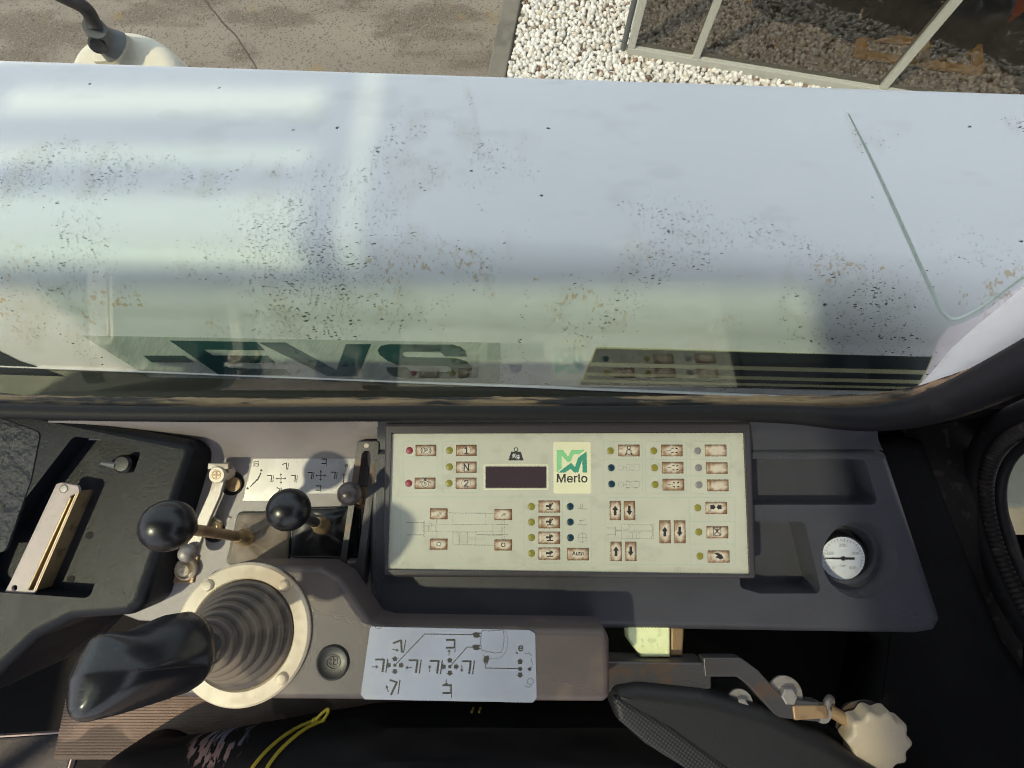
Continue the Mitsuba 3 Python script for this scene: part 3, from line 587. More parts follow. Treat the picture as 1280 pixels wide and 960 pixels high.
x, y = at_('lock'); symbol(B['lock'][0], [loop(x, y + 1, 4.5, .7), txt('S', x, y + 1, 4.2, True), arrow(x, y - 5, 4, 5, 0, -1), line((x - 7, y), (x - 4, y - 3), w=.5), line((x + 7, y), (x + 4, y - 3), w=.5)])
for n in 'ab':
    x, y = at_(n); symbol(B[n][0], [arrow(x + 1, y, 7, 4, .9, -.4, .3, .5), line((x - 3, y + 2), (x + 4, y + 2), w=.3)], 'print_grey')
for n in 'cd':
    x, y = at_(n); symbol(B[n][0], [loop(x, y, 2.8, 1.0)])
x, y = at_('c'); symbol(B['c'][0], [Point(x, y).buffer(2.0)], 'white_print')
for k, n in enumerate(('r1', 'r2', 'r3', 'r4')):
    x, y = at_(n); symbol(B[n][0], [line((x - 3, y + 3.6), (x + 5, y + 3.6), w=.6), line((x - 4, y - .4), (x + 3, y - .4), w=1.3), line((x + 1, y - 4), (x + 1, y + 3), w=1.0 if k < 3 else .6), arrow(x + 3.4, y - 3 + .4 * k, 4, 3, .7, -.7 if k < 2 else .7)])
x, y = at_('Auto'); symbol(B['Auto'][0], [txt('Auto', x, y - .8, 5.0, True)])
x, y = at_('chain'); symbol(B['chain'][0], [loop(x, y - 3.4, 2.4, .9), loop(x, y + 2, 3.4, .9), Point(x - 3.6, y + 4.6).buffer(1.1), Point(x + 3.6, y + 4.6).buffer(1.1)])
for k, n in enumerate(('w1', 'w2', 'w3')):
    x, y = at_(n); s = [line((x - 7, y), (x - 1, y), w=.3)]
    for i, (dx, dy) in enumerate(((1, -2.5), (6, -2.5), (1, 2.5), (6, 2.5))):
        a = (0.5, 0, -0.5)[k] * (1 if i % 2 else -1); s.append(line((x + dx - 1.3, y + dy - a), (x + dx + 1.3, y + dy + a), w=.65))
    symbol(B[n][0], s)
for k in '123':
    x, y = at_('u' + k); symbol(B['u' + k][0], [arrow(x, y, 12, 7.4, 0, -1)])
    x, y = at_('d' + k); symbol(B['d' + k][0], [arrow(x, y, 12, 7.4, 0, 1)])
x, y = at_('f1'); symbol(B['f1'][0], [arrow(x - 3.8, y - 1, 6.6, 7, 1, 0, .7), arrow(x + 3.8, y - 1, 6.6, 7, -1, 0, .7)])
x, y = at_('f2'); symbol(B['f2'][0], [rect(x - 5, y - 6, x + 5, y + 4.5, .7), line((x - 5, y - 6), (x + 5, y + 4.5), w=.5), line((x + 5, y - 6), (x - 5, y + 4.5), w=.5), arrow(x, y - 2, 5, 3.5, 0, -1)])
x, y = at_('f3'); symbol(B['f3'][0], [Polygon([(x - 6, y - 3.5), (x - 1, y - 4.5), (x + 4, y - 2), (x + 6.5, y + 2.4), (x + 2.5, y + 4), (x - 1, y + 2), (x - 4, y + 1.5), (x - 1, y - 1.4)])])
led = lathe([(0, 0.0007), (0.0022, 0.0006), (0.0036, 0.0003), (0.0040, -0.0002), (0, -0.0002)], 24)
led_ply = {c: mikit.ply(led, 'led_' + c, smooth=True) for c in ('red', 'olive', 'blue', 'grey')}
for c, pts in dict(red=[(512, 563), (511, 604)], olive=[(562, 563), (562, 583.5), (561.5, 604), (664.4, 633), (664.4, 652.5), (664.4, 671.8), (664.4, 691.5), (763, 563.5), (817, 563.5), (818, 584.6), (818.8, 605.6), (872, 634.6), (873.3, 664.8), (874.6, 695)],
        blue=[(712.7, 633), (712.8, 652.4), (713, 672), (764, 584.6), (764.4, 605)], grey=[(872, 563.5), (873, 584.6), (873.5, 606)]).items():
    for u, v in pts:
        key = key_of(kp + '__indicator_light'); scene[key] = {**led_ply[c], 'to_world': T(CON.M) @ T().translate([*CON.at(u, v).tolist(), 0.0007])}
FH = 0.0005
g = [rect(504, 552, 547, 616, .45, 2), rect(553, 552, 599, 616, .45, 2), rect(754, 552, 803, 617, .45, 2), rect(807, 552, 858, 617, .45, 2), rect(863, 552, 913.5, 617, .45, 2), rect(501, 621, 740, 704, .45, 1), rect(756, 622, 919, 706, .45, 1),
     line((504, 571), (547, 571), w=.3), line((655, 621), (655, 704), w=.3), line((703, 621), (703, 704), w=.3), line((754, 574), (803, 574), w=.3), line((807, 574), (858, 574), w=.3), line((807, 595), (858, 595), w=.3), line((863, 574), (913, 574), w=.3), line((863, 595), (913, 595), w=.3), line((861, 622), (863, 706), w=.3), line((862, 652), (919, 652), w=.3), line((863, 680), (919, 680), w=.3)]
add('printed_outlines', ink(g, CON, FH), 'print_green', kp, smooth=False)
# vehicle drawings seen from above
g = [rect(527, 654, 540, 658, .3), line((508, 653), (530, 653), w=.5), line((508, 668.5), (530, 668.5), w=.5), line((530, 651), (530, 671), w=.6), rect(530, 657, 545, 664.5, .4), line((536, 657), (536, 664.5), w=.3), rect(545, 655.5, 628, 665, .35), line((546, 648), (546, 655), w=.3), line((546, 664), (546, 673), w=.3),
     rect(566, 641, 607, 655.5, .3), line((560, 641), (618, 642), w=.3), line((566, 681), (618, 681.5), w=.3), rect(566, 665, 595, 681, .3), line((574, 665), (574, 681), w=.4), line((584, 665), (584, 681), w=.4), line((595, 668), (628, 669), w=.5), rect(616, 655, 628, 668, .3), rect(627, 650, 631, 674, .4), line((622, 655.5), (635, 655.5), w=.5), line((622, 668), (635, 668), w=.5)]
drawings = [g]; g = []
g += [line((758, 660), (770, 660), w=.3), line((758, 668), (770, 668), w=.3), line((769.5, 658.5), (769.5, 669.5), w=.5), line((770, 663.5), (777, 663.5), w=.5), rect(777, 655, 817, 673.5, .35), rect(777, 655, 786.5, 662, .3), rect(786, 665, 800, 673, .35), line((790.5, 665), (790.5, 673), w=.3), line((795.5, 665), (795.5, 673), w=.3), rect(779, 663, 815, 665, .3), line((814, 656), (816, 660), (816, 668), (814, 672), w=.4)]
drawings.append(g); g = []
for y in (584.6, 605.4):
    g += [rect(773, y - 3, 779, y + 3, .35), line((779, y), (783, y), w=.4), rect(783, y - 4, 799, y + 4, .35), rect(787, y - 2, 793, y + 2, .3)]
g += [line((782, 601.5), (786, 601.5), w=.7), line((793, 601.5), (797, 601.5), w=.7), line((782, 609.5), (786, 609.5), w=.7), line((793, 609.5), (797, 609.5), w=.7)]
drawings.append(g); g = []
for y in (633, 653): g += [line((722, y + 3), (734, y + 3), w=.35), line((726, y - 3), (726, y + 3), w=.4)]
g += [line((724, y - 2), (731, y - 2 - 1), w=.5), line((728, 630), (728, 636), w=.35), loop(728, 672, 6, .5), line((722, 672), (734, 672), w=.3), line((728, 666), (728, 678), w=.3)]
for g in drawings + [g]: add('printed_drawing', ink([unary_union(g)], CON, FH), 'print_grey', kp, smooth=False)
dsp = add('display', put(slab(cpoly([(607, 583), (683, 583), (683, 609.8), (607, 609.8)], 0, .0008), 0.0003, 0.0009, .0003, 1), CON), 'display_glass', kp)
add('display_border', ink([rect(604.5, 580.5, 685.5, 612.3, 1.2, 2)], CON, FH + .0002), 'plaque_cream', kp, smooth=False)
add('weight_symbol', ink([Polygon([(639, 564.5), (651, 564.5), (654.5, 575.5), (635.5, 575.5)]), loop(645, 561.8, 2.8, 1.0)], CON, FH), 'print_black', kp, smooth=False)
add('weight_text', ink([txt('Kg', 645, 570.6, 5.2, True)], CON, FH + .0002), 'white_print', kp, smooth=False)
add('logo_plaque', put(slab(cpoly([(691.5, 552), (738.2, 552), (739, 617), (692, 617)], 0, .002), 0.0003, 0.0008, .0003, 1), CON), 'plaque_cream', kp)
S, o = 12.0, (680, 540)
def lp(pts): return Polygon([(o[0] + x / S, o[1] + y / S) for x, y in pts])
add('emblem_top', ink([lp([(190, 268), (285, 268), (362, 372), (408, 268), (622, 268), (530, 332), (445, 335), (405, 432), (358, 456), (265, 356), (265, 545), (200, 600), (190, 600)])], CON, .0009), 'logo_light_green', kp + '__logo_plaque', smooth=False)
add('emblem_bottom', ink([lp([(212, 608), (405, 462), (465, 525), (512, 382), (640, 290), (645, 608), (578, 608), (572, 425), (512, 608), (447, 608), (400, 552), (320, 608)])], CON, .0009), 'logo_dark_green', kp + '__logo_plaque', smooth=False)
tx = txt('Merlo', 715, 597.8, 10.2, True); b = tx.bounds; tx.vertices[:, 0] = 696 + (tx.vertices[:, 0] - b[0][0]) * 38.3 / (b[1][0] - b[0][0])
add('emblem_text', ink([tx], CON, .0009), 'print_black', kp + '__logo_plaque', smooth=False)

# pressure gauge in its well
ga_ = thing('pressure_gauge', 'small round pressure gauge with white dial set in the console well', 'gauge')
gf = CON.at(1052, 697, -0.046); gn = np.array([-0.10, -0.10, 1.0]); GA = along
GF = Frame(CON.w(*gf, -0.046), CON.ex + CON.ez * 0.05, CON.ey + CON.ez * 0.05)
add('case', put(lathe([(0, -0.02), (0.0285, -0.02), (0.0285, 0.002), (0.0268, 0.004), (0.0255, 0.002), (0, 0.002)], 48), GF), 'black_plastic', ga_)
add('dial', put(lathe([(0, 0.0025), (0.0253, 0.0025), (0.0253, 0.0015), (0, 0.0015)], 48), GF), 'gauge_dial', ga_, smooth=False)
nd = unary_union([Polygon([(-0.021, -.0004), (0.004, -.0011), (0.004, .0011), (-0.021, .0004)]), sbox(0.002, -.0012, 0.013, .0012), Point(0, 0).buffer(.0026)])
add('needle', put(flat(nd, 0.0032, 0.0038), GF), 'print_black', ga_, smooth=False)
tk = [LineString([(math.cos(a) * .0205, math.sin(a) * .0205), (math.cos(a) * .0232, math.sin(a) * .0232)]).buffer(.00028) for a in np.radians(np.linspace(-45, 225, 28))]
gm_ = [flat(unary_union(tk), 0.0026, 0.0028)]
for i, s in enumerate(('0', '100', '200', '300', '400')):
    a = math.radians(225 - 67.5 * i); m = meshkit.text_mesh(s, 0.0034, 0.0002); b = m.bounds.mean(0); m.apply_translation([math.cos(a) * .0155 - b[0], math.sin(a) * .0155 - b[1], 0.0026]); gm_.append(m)
m = meshkit.text_mesh('bar', 0.003, 0.0002); m.apply_translation([-.003, -.010, 0.0026]); gm_.append(m)
add('dial_marks', put(cat(*gm_), GF), 'print_grey', ga_, smooth=False)

# ---------------------------------------------------------------- lever panel: decal, two levers, bar lever, slotted gate
def symL(x, y, s, kind, a=0):
    """the little fork-and-mast signs of the decals, in plan pixels"""
    if kind == 'L': g = [line((-4.5, -4.5), (3, -4.5), w=.8), line((3, -4.9), (1.6, 6), w=.9), line((6, -5), (4.4, 6.4), w=.55)]
    elif kind == 'U': g = [line((-4, -5), (4, -5), w=.9), line((4, -5.8), (4, 6), w=.4), line((-4, 2), (3, 2), w=.9), line((3.4, -5), (3.4, 2.4), w=.5)]
    elif kind == 'K': g = [line((-5, -2), (2, -4.5), w=.8), line((2, -5), (2.6, 6), w=.9), line((6, -5), (4, 6.4), w=.5)]
    elif kind == 'V': g = [line((-4, -6), (2.4, -4), w=.8), line((2.2, -4.4), (-3, 6.5), w=.9), line((4.6, -6), (3, 5.5), w=.5)]
    u = unary_union(g); from shapely import affinity as af
    return af.translate(af.rotate(af.scale(u, s, s, origin=(0, 0)), a, origin=(0, 0)), x, y)
dp = thing('lever_decal', 'silver sticker with lever movement signs on the lever panel', 'sticker')
add('film', put(slab(cpoly([(317, 573), (447, 573), (440, 617), (385, 617), (383, 626), (303, 626)], LH), LH + .0002, LH + .0006, .0002, 1), CON), 'decal_silver', dp)
S, o = 1280 / 190, (290, 560)
def L3(x, y): return (o[0] + x / S, o[1] + y / S)
def cross4(x, y, r=5.2):
    return [line((x - r, y), (x + r, y), w=.45), line((x, y - r), (x, y + r), w=.45)] + [arrow(x + dx * r, y + dy * r, 3.2, 3.4, dx, dy, .3, .7) for dx, dy in ((1, 0), (-1, 0), (0, 1), (0, -1))]
g = []
for (x, y, k) in ((320, 255, 'L'), (520, 255, 'L'), (660, 230, 'L'), (855, 228, 'L'), (448, 150, 'K'), (395, 365, 'V'), (775, 120, 'U'), (728, 345, 'U')): g.append(symL(*L3(x, y), .78, k))
g += cross4(*L3(412, 257)) + cross4(*L3(748, 232)) + [line(L3(943, 235), L3(940, 280), w=.5), arrow(*L3(943, 228), 4, 3.4, 0, -1), arrow(*L3(938, 285), 4, 3.4, 0, 1)]
g += [Polygon([L3(240, 205), L3(250, 212), L3(222, 268), L3(152, 332), L3(148, 326), L3(215, 255)]), Point(*L3(246, 188)).buffer(1.5), Point(*L3(132, 340)).buffer(1.5), rect(*L3(183, 112), *L3(225, 155), .8), line(L3(190, 133), L3(222, 133), w=.6), txt('e', *L3(965, 150), 5.2, True), line(L3(105, 370), L3(98, 425), w=.25)]
add('print', ink(g, CON, LH + .0006), 'print_black', dp, smooth=False)

def lever(label, boot, rodbase, ball_px, rball, rod_r, rod_mat, boot_mat, dist_ball):
    t = thing('control_lever', label, 'lever', None)
    bp = cpoly(boot, LH, .004)
    c = np.array(bp.centroid.coords[0]); P0 = CON.w(*CON.at(*rodbase, LH + .018), LH + .018); P1 = C + ray(*ball_px) * dist_ball
    r = ring_of(bp, .004); N = len(r); q = CON.at(*rodbase, LH + .018)
    rows = []
    for s, h in ((0, LH), (0, LH + .003), (.06, LH + .006), (.35, LH + .0065), (.62, LH + .009), (.80, LH + .015), (.86, LH + .021), (.92, LH + .021)):
        w = s; cc = c * (1 - w) + q * w; loc = (r - c) * (1 - s) + cc; ang = np.arctan2(loc[:, 1] - cc[1], loc[:, 0] - cc[0])
        hh = h + (0.0022 * np.sin(ang * 4 + s * 5) * (0.3 < s < 0.8)); rows.append(np.c_[loc, np.broadcast_to(hh, (N,))])
    v = np.vstack(rows + [np.array([[*q, LH + .020]])]); f = []; k = np.arange(N); k2 = (k + 1) % N
    for j in range(len(rows) - 1): f += [np.c_[j * N + k, j * N + k2, (j + 1) * N + k2], np.c_[j * N + k, (j + 1) * N + k2, (j + 1) * N + k]]
    f.append(np.c_[(len(rows) - 1) * N + k, (len(rows) - 1) * N + k2, np.full(N, len(v) - 1)])
    add('boot', put(trimesh.Trimesh(v, np.vstack(f), process=False), CON), boot_mat, t, smooth=40)
    rim = bp.buffer(.0015)
    add('boot_rim', put(tm(man(slab(rim, LH - .001, LH + .003, .001, 2)) - man(slab(bp.buffer(-.002), LH - .01, LH + .01, 0, 1))), CON), 'black_plastic', t)
    d = P1 - P0; L = np.linalg.norm(d); d /= L
    add('collar', along(lathe([(0, -.006), (.0088, -.006), (.0096, -.002), (.0096, .004), (.0075, .009), (.0062, .016), (0, .016)], 24), P0, d), 'brass', t)
    add('rod', tube([P0, P0 + d * L * .5, P1], rod_r, 16), rod_mat, t)
    kb = lathe([(0, -rball * 1.25), (rball * .42, -rball * 1.25), (rball * .46, -rball * .92)] + [(rball * math.sin(a), -rball * math.cos(a)) for a in np.linspace(0.55, math.pi, 24)], 40)
    add('ball_knob', along(kb, P1, d), 'knob_gloss', t, smooth=True)
lever('control lever with large black ball knob leaning left on a brass coloured rod', [(300, 641), (365, 641), (361, 704), (285, 704)], (306, 672), (210, 657), .0228, .0055, 'rusty_steel', 'tan_rubber', .46)
lever('short control lever whose black ball knob stands in the middle of the lever panel', [(366, 636), (450, 634), (450, 697), (366, 695)], (402, 657), (361, 637), .0212, .0055, 'dark_steel', 'black_plastic', .515)

# cranked bar lever at the left
bl = thing('bar_lever', 'narrow flat steel bar lever with screw pivot, left of the ball levers', 'lever')
h = LH + .020
ls = LineString(CON.ats([(276, 590), (268, 618), (256, 645), (240, 684)], h)).buffer(.0068, cap_style='round')
add('bar', put(slab(ls, h - .004, h, .001), CON), 'steel', bl)
pv = CON.at(274, 593, h)
m = lathe([(0, -.028), (.0085, -.028), (.0085, .0), (.0095, .001), (.0095, .004), (.0086, .0055), (0, .0055)], 32); m.apply_translation([*pv, h])
add('pivot', put(m, CON), 'ring_cream', bl)
g = unary_union([sbox(-.0045, -.0008, .0045, .0008), sbox(-.0008, -.0045, .0008, .0045), Point(0, 0).buffer(.0052).difference(Point(0, 0).buffer(.0042))]); m = flat(g, h + .0056, h + .006); m.apply_translation([*pv, 0]); add('pivot_screw', put(m, CON), 'rusty_steel', bl, smooth=False)
m = bbox(-.012, .012, .006, .013, h - .006, h + .003, .001); m.apply_translation([*pv, 0]); add('pivot_clamp', put(m, CON), 'steel', bl)
bq = CON.at(236, 691, h + .004); m = ball([*bq, h + .006], .0098); add('ball_joint', put(m, CON), 'steel', bl)
add('base_plate', put(slab(cpoly([(222, 698), (250, 694), (243, 728), (218, 728)], LH), LH, LH + .003, .001), CON), 'rusty_steel', bl)
m = lathe([(0, 0), (.0125, 0), (.0125, .004), (.0105, .006), (.0100, .003), (.0072, .0035), (.0068, .008), (.003, .009), (0, .0075)], 32); m.apply_translation([*CON.at(233, 711, LH + .004), LH + .003]); add('base_bush', put(m, CON), 'ring_cream', bl)
for (u, v, r, mat) in ((290, 604, .0125, 'dark_hole'), (268, 664, .0115, 'dark_hole')):
    m = lathe([(0, .0006), (r * .8, .0006), (r, .0014), (r * 1.12, .0012), (r * 1.15, 0), (0, 0)], 32); m.apply_translation([*CON.at(u, v, LH), LH]); add('cable_hole', put(m, CON), mat, con)
m = lathe([(0, .0), (.009, 0), (.009, .005), (.006, .008), (0, .008)], 24); m.apply_translation([*CON.at(270, 656, LH), LH + .001]); add('cable_grommet', put(m, CON), 'brass', con)
m = lathe([(0, .0), (.0085, 0), (.0085, .004), (0, .005)], 24); m.apply_translation([*CON.at(294, 605, LH), LH + .001]); add('cable_grommet', put(m, CON), 'rusty_steel', con)
add('wire_clip', put(tube([[*CON.at(266, 646, LH + .01), LH + .01], [*CON.at(277, 652, LH + .01), LH + .01]], .0008, 8), CON), 'steel', con)

# slotted gate of the throttle lever, right of the levers
gt = thing('throttle_lever', 'small dark ball lever in a long slotted steel gate beside the keypad', 'lever')
gp = [(447, 551), (474, 551), (473, 570), (452, 735), (420, 735), (441, 590)]
gh = LH + .022
gpoly = cpoly(gp, gh, .003); slot = cpoly([(452, 568), (455, 563.5), (461, 563.5), (463.5, 567), (464, 575), (446, 705), (431.5, 705), (450, 585)], gh)
gate = man(slab(gpoly, gh - .003, gh, .0008, 2)) - man(slab(slot, gh - .05, gh + .05, 0, 1))
add('gate_plate', put(tm(gate), CON), 'dark_steel', gt)
for a, b in (((447, 552), (421, 735)), ((474, 552), (452, 735))):
    pa_, pb_ = CON.at(*a, gh), CON.at(*b, gh); add('gate_flange', put(flat(LineString([pa_, pb_]).buffer(.001, cap_style='flat'), LH, gh - .0031), CON), 'dark_steel', gt, smooth=False)
m = bbox(-.0055, .0055, -.008, .008, gh - .02, gh - .004, .001); m.apply_translation([*CON.at(438, 712, gh), 0]); add('gate_stop', put(m, CON), 'steel', gt)
m = lathe([(0, .0004), (.0028, .0004), (.0028, 0), (0, 0)], 20); m.apply_translation([*CON.at(458, 557, gh), gh]); add('gate_rivet', put(m, CON), 'steel', gt)
P0 = CON.w(*CON.at(452, 628, LH), LH); P1 = C + ray(437, 617) * .535
add('stem', tube([P0, (P0 + P1) / 2, P1], .0045, 12), 'rusty_steel', gt)
add('ball_knob', ball(P1, .0125), 'knob_worn', gt, smooth=True)
m = lathe([(0, .0), (.014, 0), (.0135, .004), (.008, .006), (0, .006)], 28); m.apply_translation([*CON.at(455, 622, LH), LH]); add('pivot_disc', put(m, CON), 'rusty_steel', gt)

# ---------------------------------------------------------------- armrest with joystick
ARM = facing(560, 832, 0.50, 4)
def apoly(pts, h=0.0, r=0.0): return poly(ARM.ats(pts, h), r)
ar = thing('armrest', 'grainy dark armrest carrying the joystick and a silver sticker', 'armrest')
add('pad', put(slab(apoly([(262, 716), (290, 706), (400, 708), (424, 722), (462, 778), (480, 783), (758, 787), (762, 800), (763, 872), (755, 879), (250, 875), (215, 872), (190, 820), (228, 760)], 0, .006), -.055, 0, .007, 4), ARM), 'arm_plastic', ar)
jc = ARM.at(305, 791); m = lathe([(.049, -.001), (.0665, -.001), (.0665, .003), (.0645, .005), (.052, .005), (.049, .001)], 64); m.apply_translation([*jc, 0])
add('ring', put(m, ARM), 'ring_cream', ar)
for a in (50, 130, 215, 318):
    a = math.radians(a); m = bolt(.0055, .0035); m.apply_translation([jc[0] + .0588 * math.cos(a), jc[1] + .0588 * math.sin(a), .005]); add('ring_screw', put(m, ARM), 'ring_cream', ar)
bc = ARM.at(416, 828); m = lathe([(0, .0006), (.0085, .0006), (.0125, .0014), (.0145, .002), (.0160, .0015), (.0165, 0), (0, 0)], 48); m.apply_translation([*bc, 0]); add('cap', put(m, ARM), 'black_plastic', ar)
g = [loop(416, 828, 9, .7), rect(411, 821, 421, 832, .6, 2), line((411, 826), (421, 826), w=.5), line((416, 821), (416, 834), w=.5)]
add('cap_emblem', ink(g, ARM, .0016), 'arm_plastic', ar, smooth=False)
ad = thing('armrest_decal', 'silver blue sticker with joystick movement signs on the armrest', 'sticker')
add('film', put(slab(apoly([(463, 783), (662, 787.5), (669, 792), (671, 872), (666, 878), (456, 874), (451, 868)], 0, .002), 0.0002, 0.0007, .0002, 1), ARM), 'arm_decal', ad)
S2, o2 = 1280 / 230, (450, 770)
def A3(x, y): return (o2[0] + x / S2, o2[1] + y / S2)
g = []
def four(x, y):
    return [Point(*A3(x, y)).buffer(2.2)] + [arrow(*A3(x + 46 * dx, y + 46 * dy), 6.5, 9, dx, dy, .55, .55) for dx, dy in ((1, 0), (-1, 0), (0, 1), (0, -1))]
g += four(243, 342) + four(625, 352)
for x, y, k, dx, dy in ((135, 340, 'L', 1, 0), (368, 345, 'L', -1, 0), (515, 350, 'L', 0, -1), (738, 352, 'L', 0, 1)):
    g += [symL(*A3(x + 8, y), 1.5, k), arrow(*A3(x - 30, y + 14), 9, 4.5, dx, dy, .25, .4)]
g += [symL(*A3(270, 205), 1.45, 'K'), arrow(*A3(248, 236), 9, 4.5, .95, .2, .25, .4), symL(*A3(240, 495), 1.5, 'V'), arrow(*A3(190, 505), 9, 4.5, -.3, -.95, .25, .4)]
g += [symL(*A3(630, 205), 1.4, 'U'), arrow(*A3(620, 252), 8, 4.5, 0, -1, .25, .4), symL(*A3(605, 520), 1.4, 'U'), arrow(*A3(600, 462), 8, 4.5, 0, 1, .25, .4)]
g += [line(A3(243, 342), A3(450, 125), A3(790, 130), w=.55), line(A3(625, 352), A3(745, 216), A3(790, 217), w=.55), line(A3(875, 300), A3(875, 362), A3(1110, 366), w=.55), Point(*A3(1114, 368)).buffer(2.6), arrow(*A3(1114, 315), 7, 9, 0, -1, .55, .55), arrow(*A3(1114, 412), 7, 9, 0, 1, .55, .55)]
def hand(x, y, a):
    from shapely import affinity as af
    return af.translate(af.rotate(Polygon([(-5, -2), (-2, -3.6), (3, -3.2), (6.5, -2.4), (3, -.5), (6, 1.6), (2, 3.4), (-3, 3)]), a, origin=(0, 0)), *A3(x, y))
g += [hand(810, 132, 0), hand(808, 218, 0), hand(878, 300, 100)]
import shapely
g += [LineString([A3(*q) for q in ((850, 98), (900, 104), (960, 100), (995, 96), (1003, 140), (1000, 200), (985, 250), (940, 258), (880, 245), (845, 238), (838, 170), (850, 98))]).buffer(.3), LineString([A3(*q) for q in ((1010, 100), (1030, 160), (1020, 240), (980, 290), (900, 300), (850, 270))]).buffer(.2)]
g += [txt('e', *A3(1118, 225), 9, True), line(A3(1085, 250), A3(1098, 262), w=.8), LineString([A3(*q) for q in ((1150, 262), (1175, 255), (1195, 275))]).buffer(.3), Point(*A3(1180, 370)).buffer(2.2), line(A3(1165, 370), A3(1195, 350), w=.5), loop(*A3(1185, 455), 4, .6), LineString([A3(*q) for q in ((1145, 485), (1170, 497), (1195, 485))]).buffer(.3), line(A3(1190, 290), A3(1200, 340), w=.3), rect(*A3(105, 70), *A3(148, 86), .5)]
add('print', ink(g, ARM, .0007), 'print_black', ad, smooth=False)

js = thing('joystick', 'large black joystick grip leaning left above a ribbed rubber boot', 'joystick')
AW = lambda u, v, h: ARM.w(*ARM.at(u, v, h), h)
base = ARM.w(*jc, 0)
P_top = ARM.w(*(jc + np.array([-.014, .004])), .10)
# bellows: rings that shrink and lean towards the stick
ax_ = P_top - base; prof = []
lev = 7
for i in range(lev):
    r0 = .050 - .0052 * i; h0 = .002 + .0088 * i
    prof += [(r0, h0), (r0 - .0002, h0 + .0035), (r0 - .0022, h0 + .0055), (r0 - .0062, h0 + .0060), (r0 - .0070, h0 + .0072)]
prof += [(.0135, .0645), (.0115, .072), (.0, .072)]
m = lathe(prof, 64); z = np.clip(m.vertices[:, 2:3] / .075, 0, 1); m.vertices[:, :2] += z ** 1.3 * np.array([[-.013, .0035]])
m.apply_translation([*jc, 0]); add('boot', put(m, ARM), 'bellows_rubber', js, smooth=40)
top0 = ARM.w(*(jc + np.array([-.013, .0035])), .068)
# grip: a chain of hulls from the neck to the wide, thumb-notched head
gx = lambda u, v, d: C + ray(u, v) * d
neck = gx(262, 806, .415)
add('shaft', tube([top0, (top0 + neck) / 2, neck], .009, 16), 'black_plastic', js)
def hull_chain(nodes):
    out = m3.Manifold()
    for a, b in zip(nodes[:-1], nodes[1:]):
        pts = np.vstack([trimesh.creation.icosphere(2, r).vertices + p for n in (a, b) for p, r in n])
        out = out + m3.Manifold.hull_points(pts.astype(np.float32))
    return out
nk, tip = gx(256, 815, .415), gx(100, 850, .330)
GP = Frame((nk + tip) / 2, nk - tip, [0, 1, 0]); zc = C - GP.O; GP = Frame(GP.O, GP.ex, np.cross(zc - GP.ex * (zc @ GP.ex), GP.ex))
gpl = poly(GP.ats([(119, 797), (128, 791), (158, 790), (182, 780), (206, 769), (232, 765), (248, 774), (257, 796), (257, 832), (246, 856), (226, 868), (196, 878), (150, 893), (108, 903), (95, 899), (91, 886), (93, 862), (95, 846), (103, 830)]), .004)
def pillow(p, thick, n=46):
    """a solid with this outline, swelling smoothly like a membrane (Poisson) on both sides"""
    from scipy.spatial import Delaunay
    import scipy.sparse as sps
    from scipy.sparse.linalg import spsolve
    from scipy.interpolate import RegularGridInterpolator
    from shapely import contains_xy
    st = math.sqrt(p.area) / n; x0, y0, x1, y1 = p.bounds; gs = st / 2
    X = np.arange(x0 - 3 * gs, x1 + 3 * gs, gs); Y = np.arange(y0 - 3 * gs, y1 + 3 * gs, gs); GX, GY_ = np.meshgrid(X, Y, indexing='ij')
    ins_ = contains_xy(p, GX, GY_); idx = -np.ones(ins_.shape, int); idx[ins_] = np.arange(ins_.sum()); N = int(ins_.sum())
    rows, cols = [], []
    for dx, dy in ((1, 0), (-1, 0), (0, 1), (0, -1)):
        sh = np.roll(idx, (-dx, -dy), (0, 1)); k = ins_ & (sh >= 0); rows.append(idx[k]); cols.append(sh[k])
    A = sps.diags(np.full(N, 4.0)) - sps.coo_matrix((np.ones(sum(map(len, rows))), (np.concatenate(rows), np.concatenate(cols))), (N, N))
    w = np.zeros(ins_.shape); w[ins_] = spsolve(A.tocsc(), np.ones(N)); w /= w.max()
    r = ring_of(p, st)
    q0 = np.stack([GX[::2, ::2].ravel(), GY_[::2, ::2].ravel()], 1); dd = np.array([p.exterior.distance(Point(a)) if p.contains(Point(a)) else -1 for a in q0])
    near = [np.array(g.exterior.interpolate(t).coords[0]) for e in (.0004, .0012, .0026) for g in [p.buffer(-e)] for t in np.linspace(0, g.exterior.length, len(r), endpoint=False)]
    q = np.vstack([r, near, q0[dd > .0038]])
    h = np.sqrt(np.clip(RegularGridInterpolator((X, Y), w)(q), 0, 1)) * thick; h[:len(r)] = 0
    tri = Delaunay(q).simplices; cen = q[tri].mean(1); tri = tri[[p.contains(Point(a)) for a in cen]]
    n_ = len(q); low = np.arange(n_) + n_; low[:len(r)] = np.arange(len(r))
    m = trimesh.Trimesh(np.vstack([np.c_[q, h], np.c_[q, -h]]), np.vstack([tri, low[tri][:, ::-1]]), process=False); m.remove_unreferenced_vertices(); m.fix_normals(); return m
gm0 = pillow(gpl, .030)
seam = LineString(GP.ats([(92, 846), (150, 846), (232, 838), (258, 826)]))
V_ = gm0.vertices; ds = np.array([seam.distance(Point(q[:2])) for q in V_]); top_ = V_[:, 2] > 0
V_[:, 2] += np.where(top_, .0016 * np.exp(-(ds / .012) ** 2) * np.clip(V_[:, 2] / .010, 0, 1), 0)
add('grip', put(gm0, GP), 'grip_plastic', js, smooth=True)
sm_ = [np.array([*q, 0]) for q in (np.array(seam.interpolate(t, normalized=True).coords[0]) for t in np.linspace(.22, .94, 50))]
from scipy.spatial import cKDTree
tp = V_[top_]; kd_ = cKDTree(tp[:, :2])
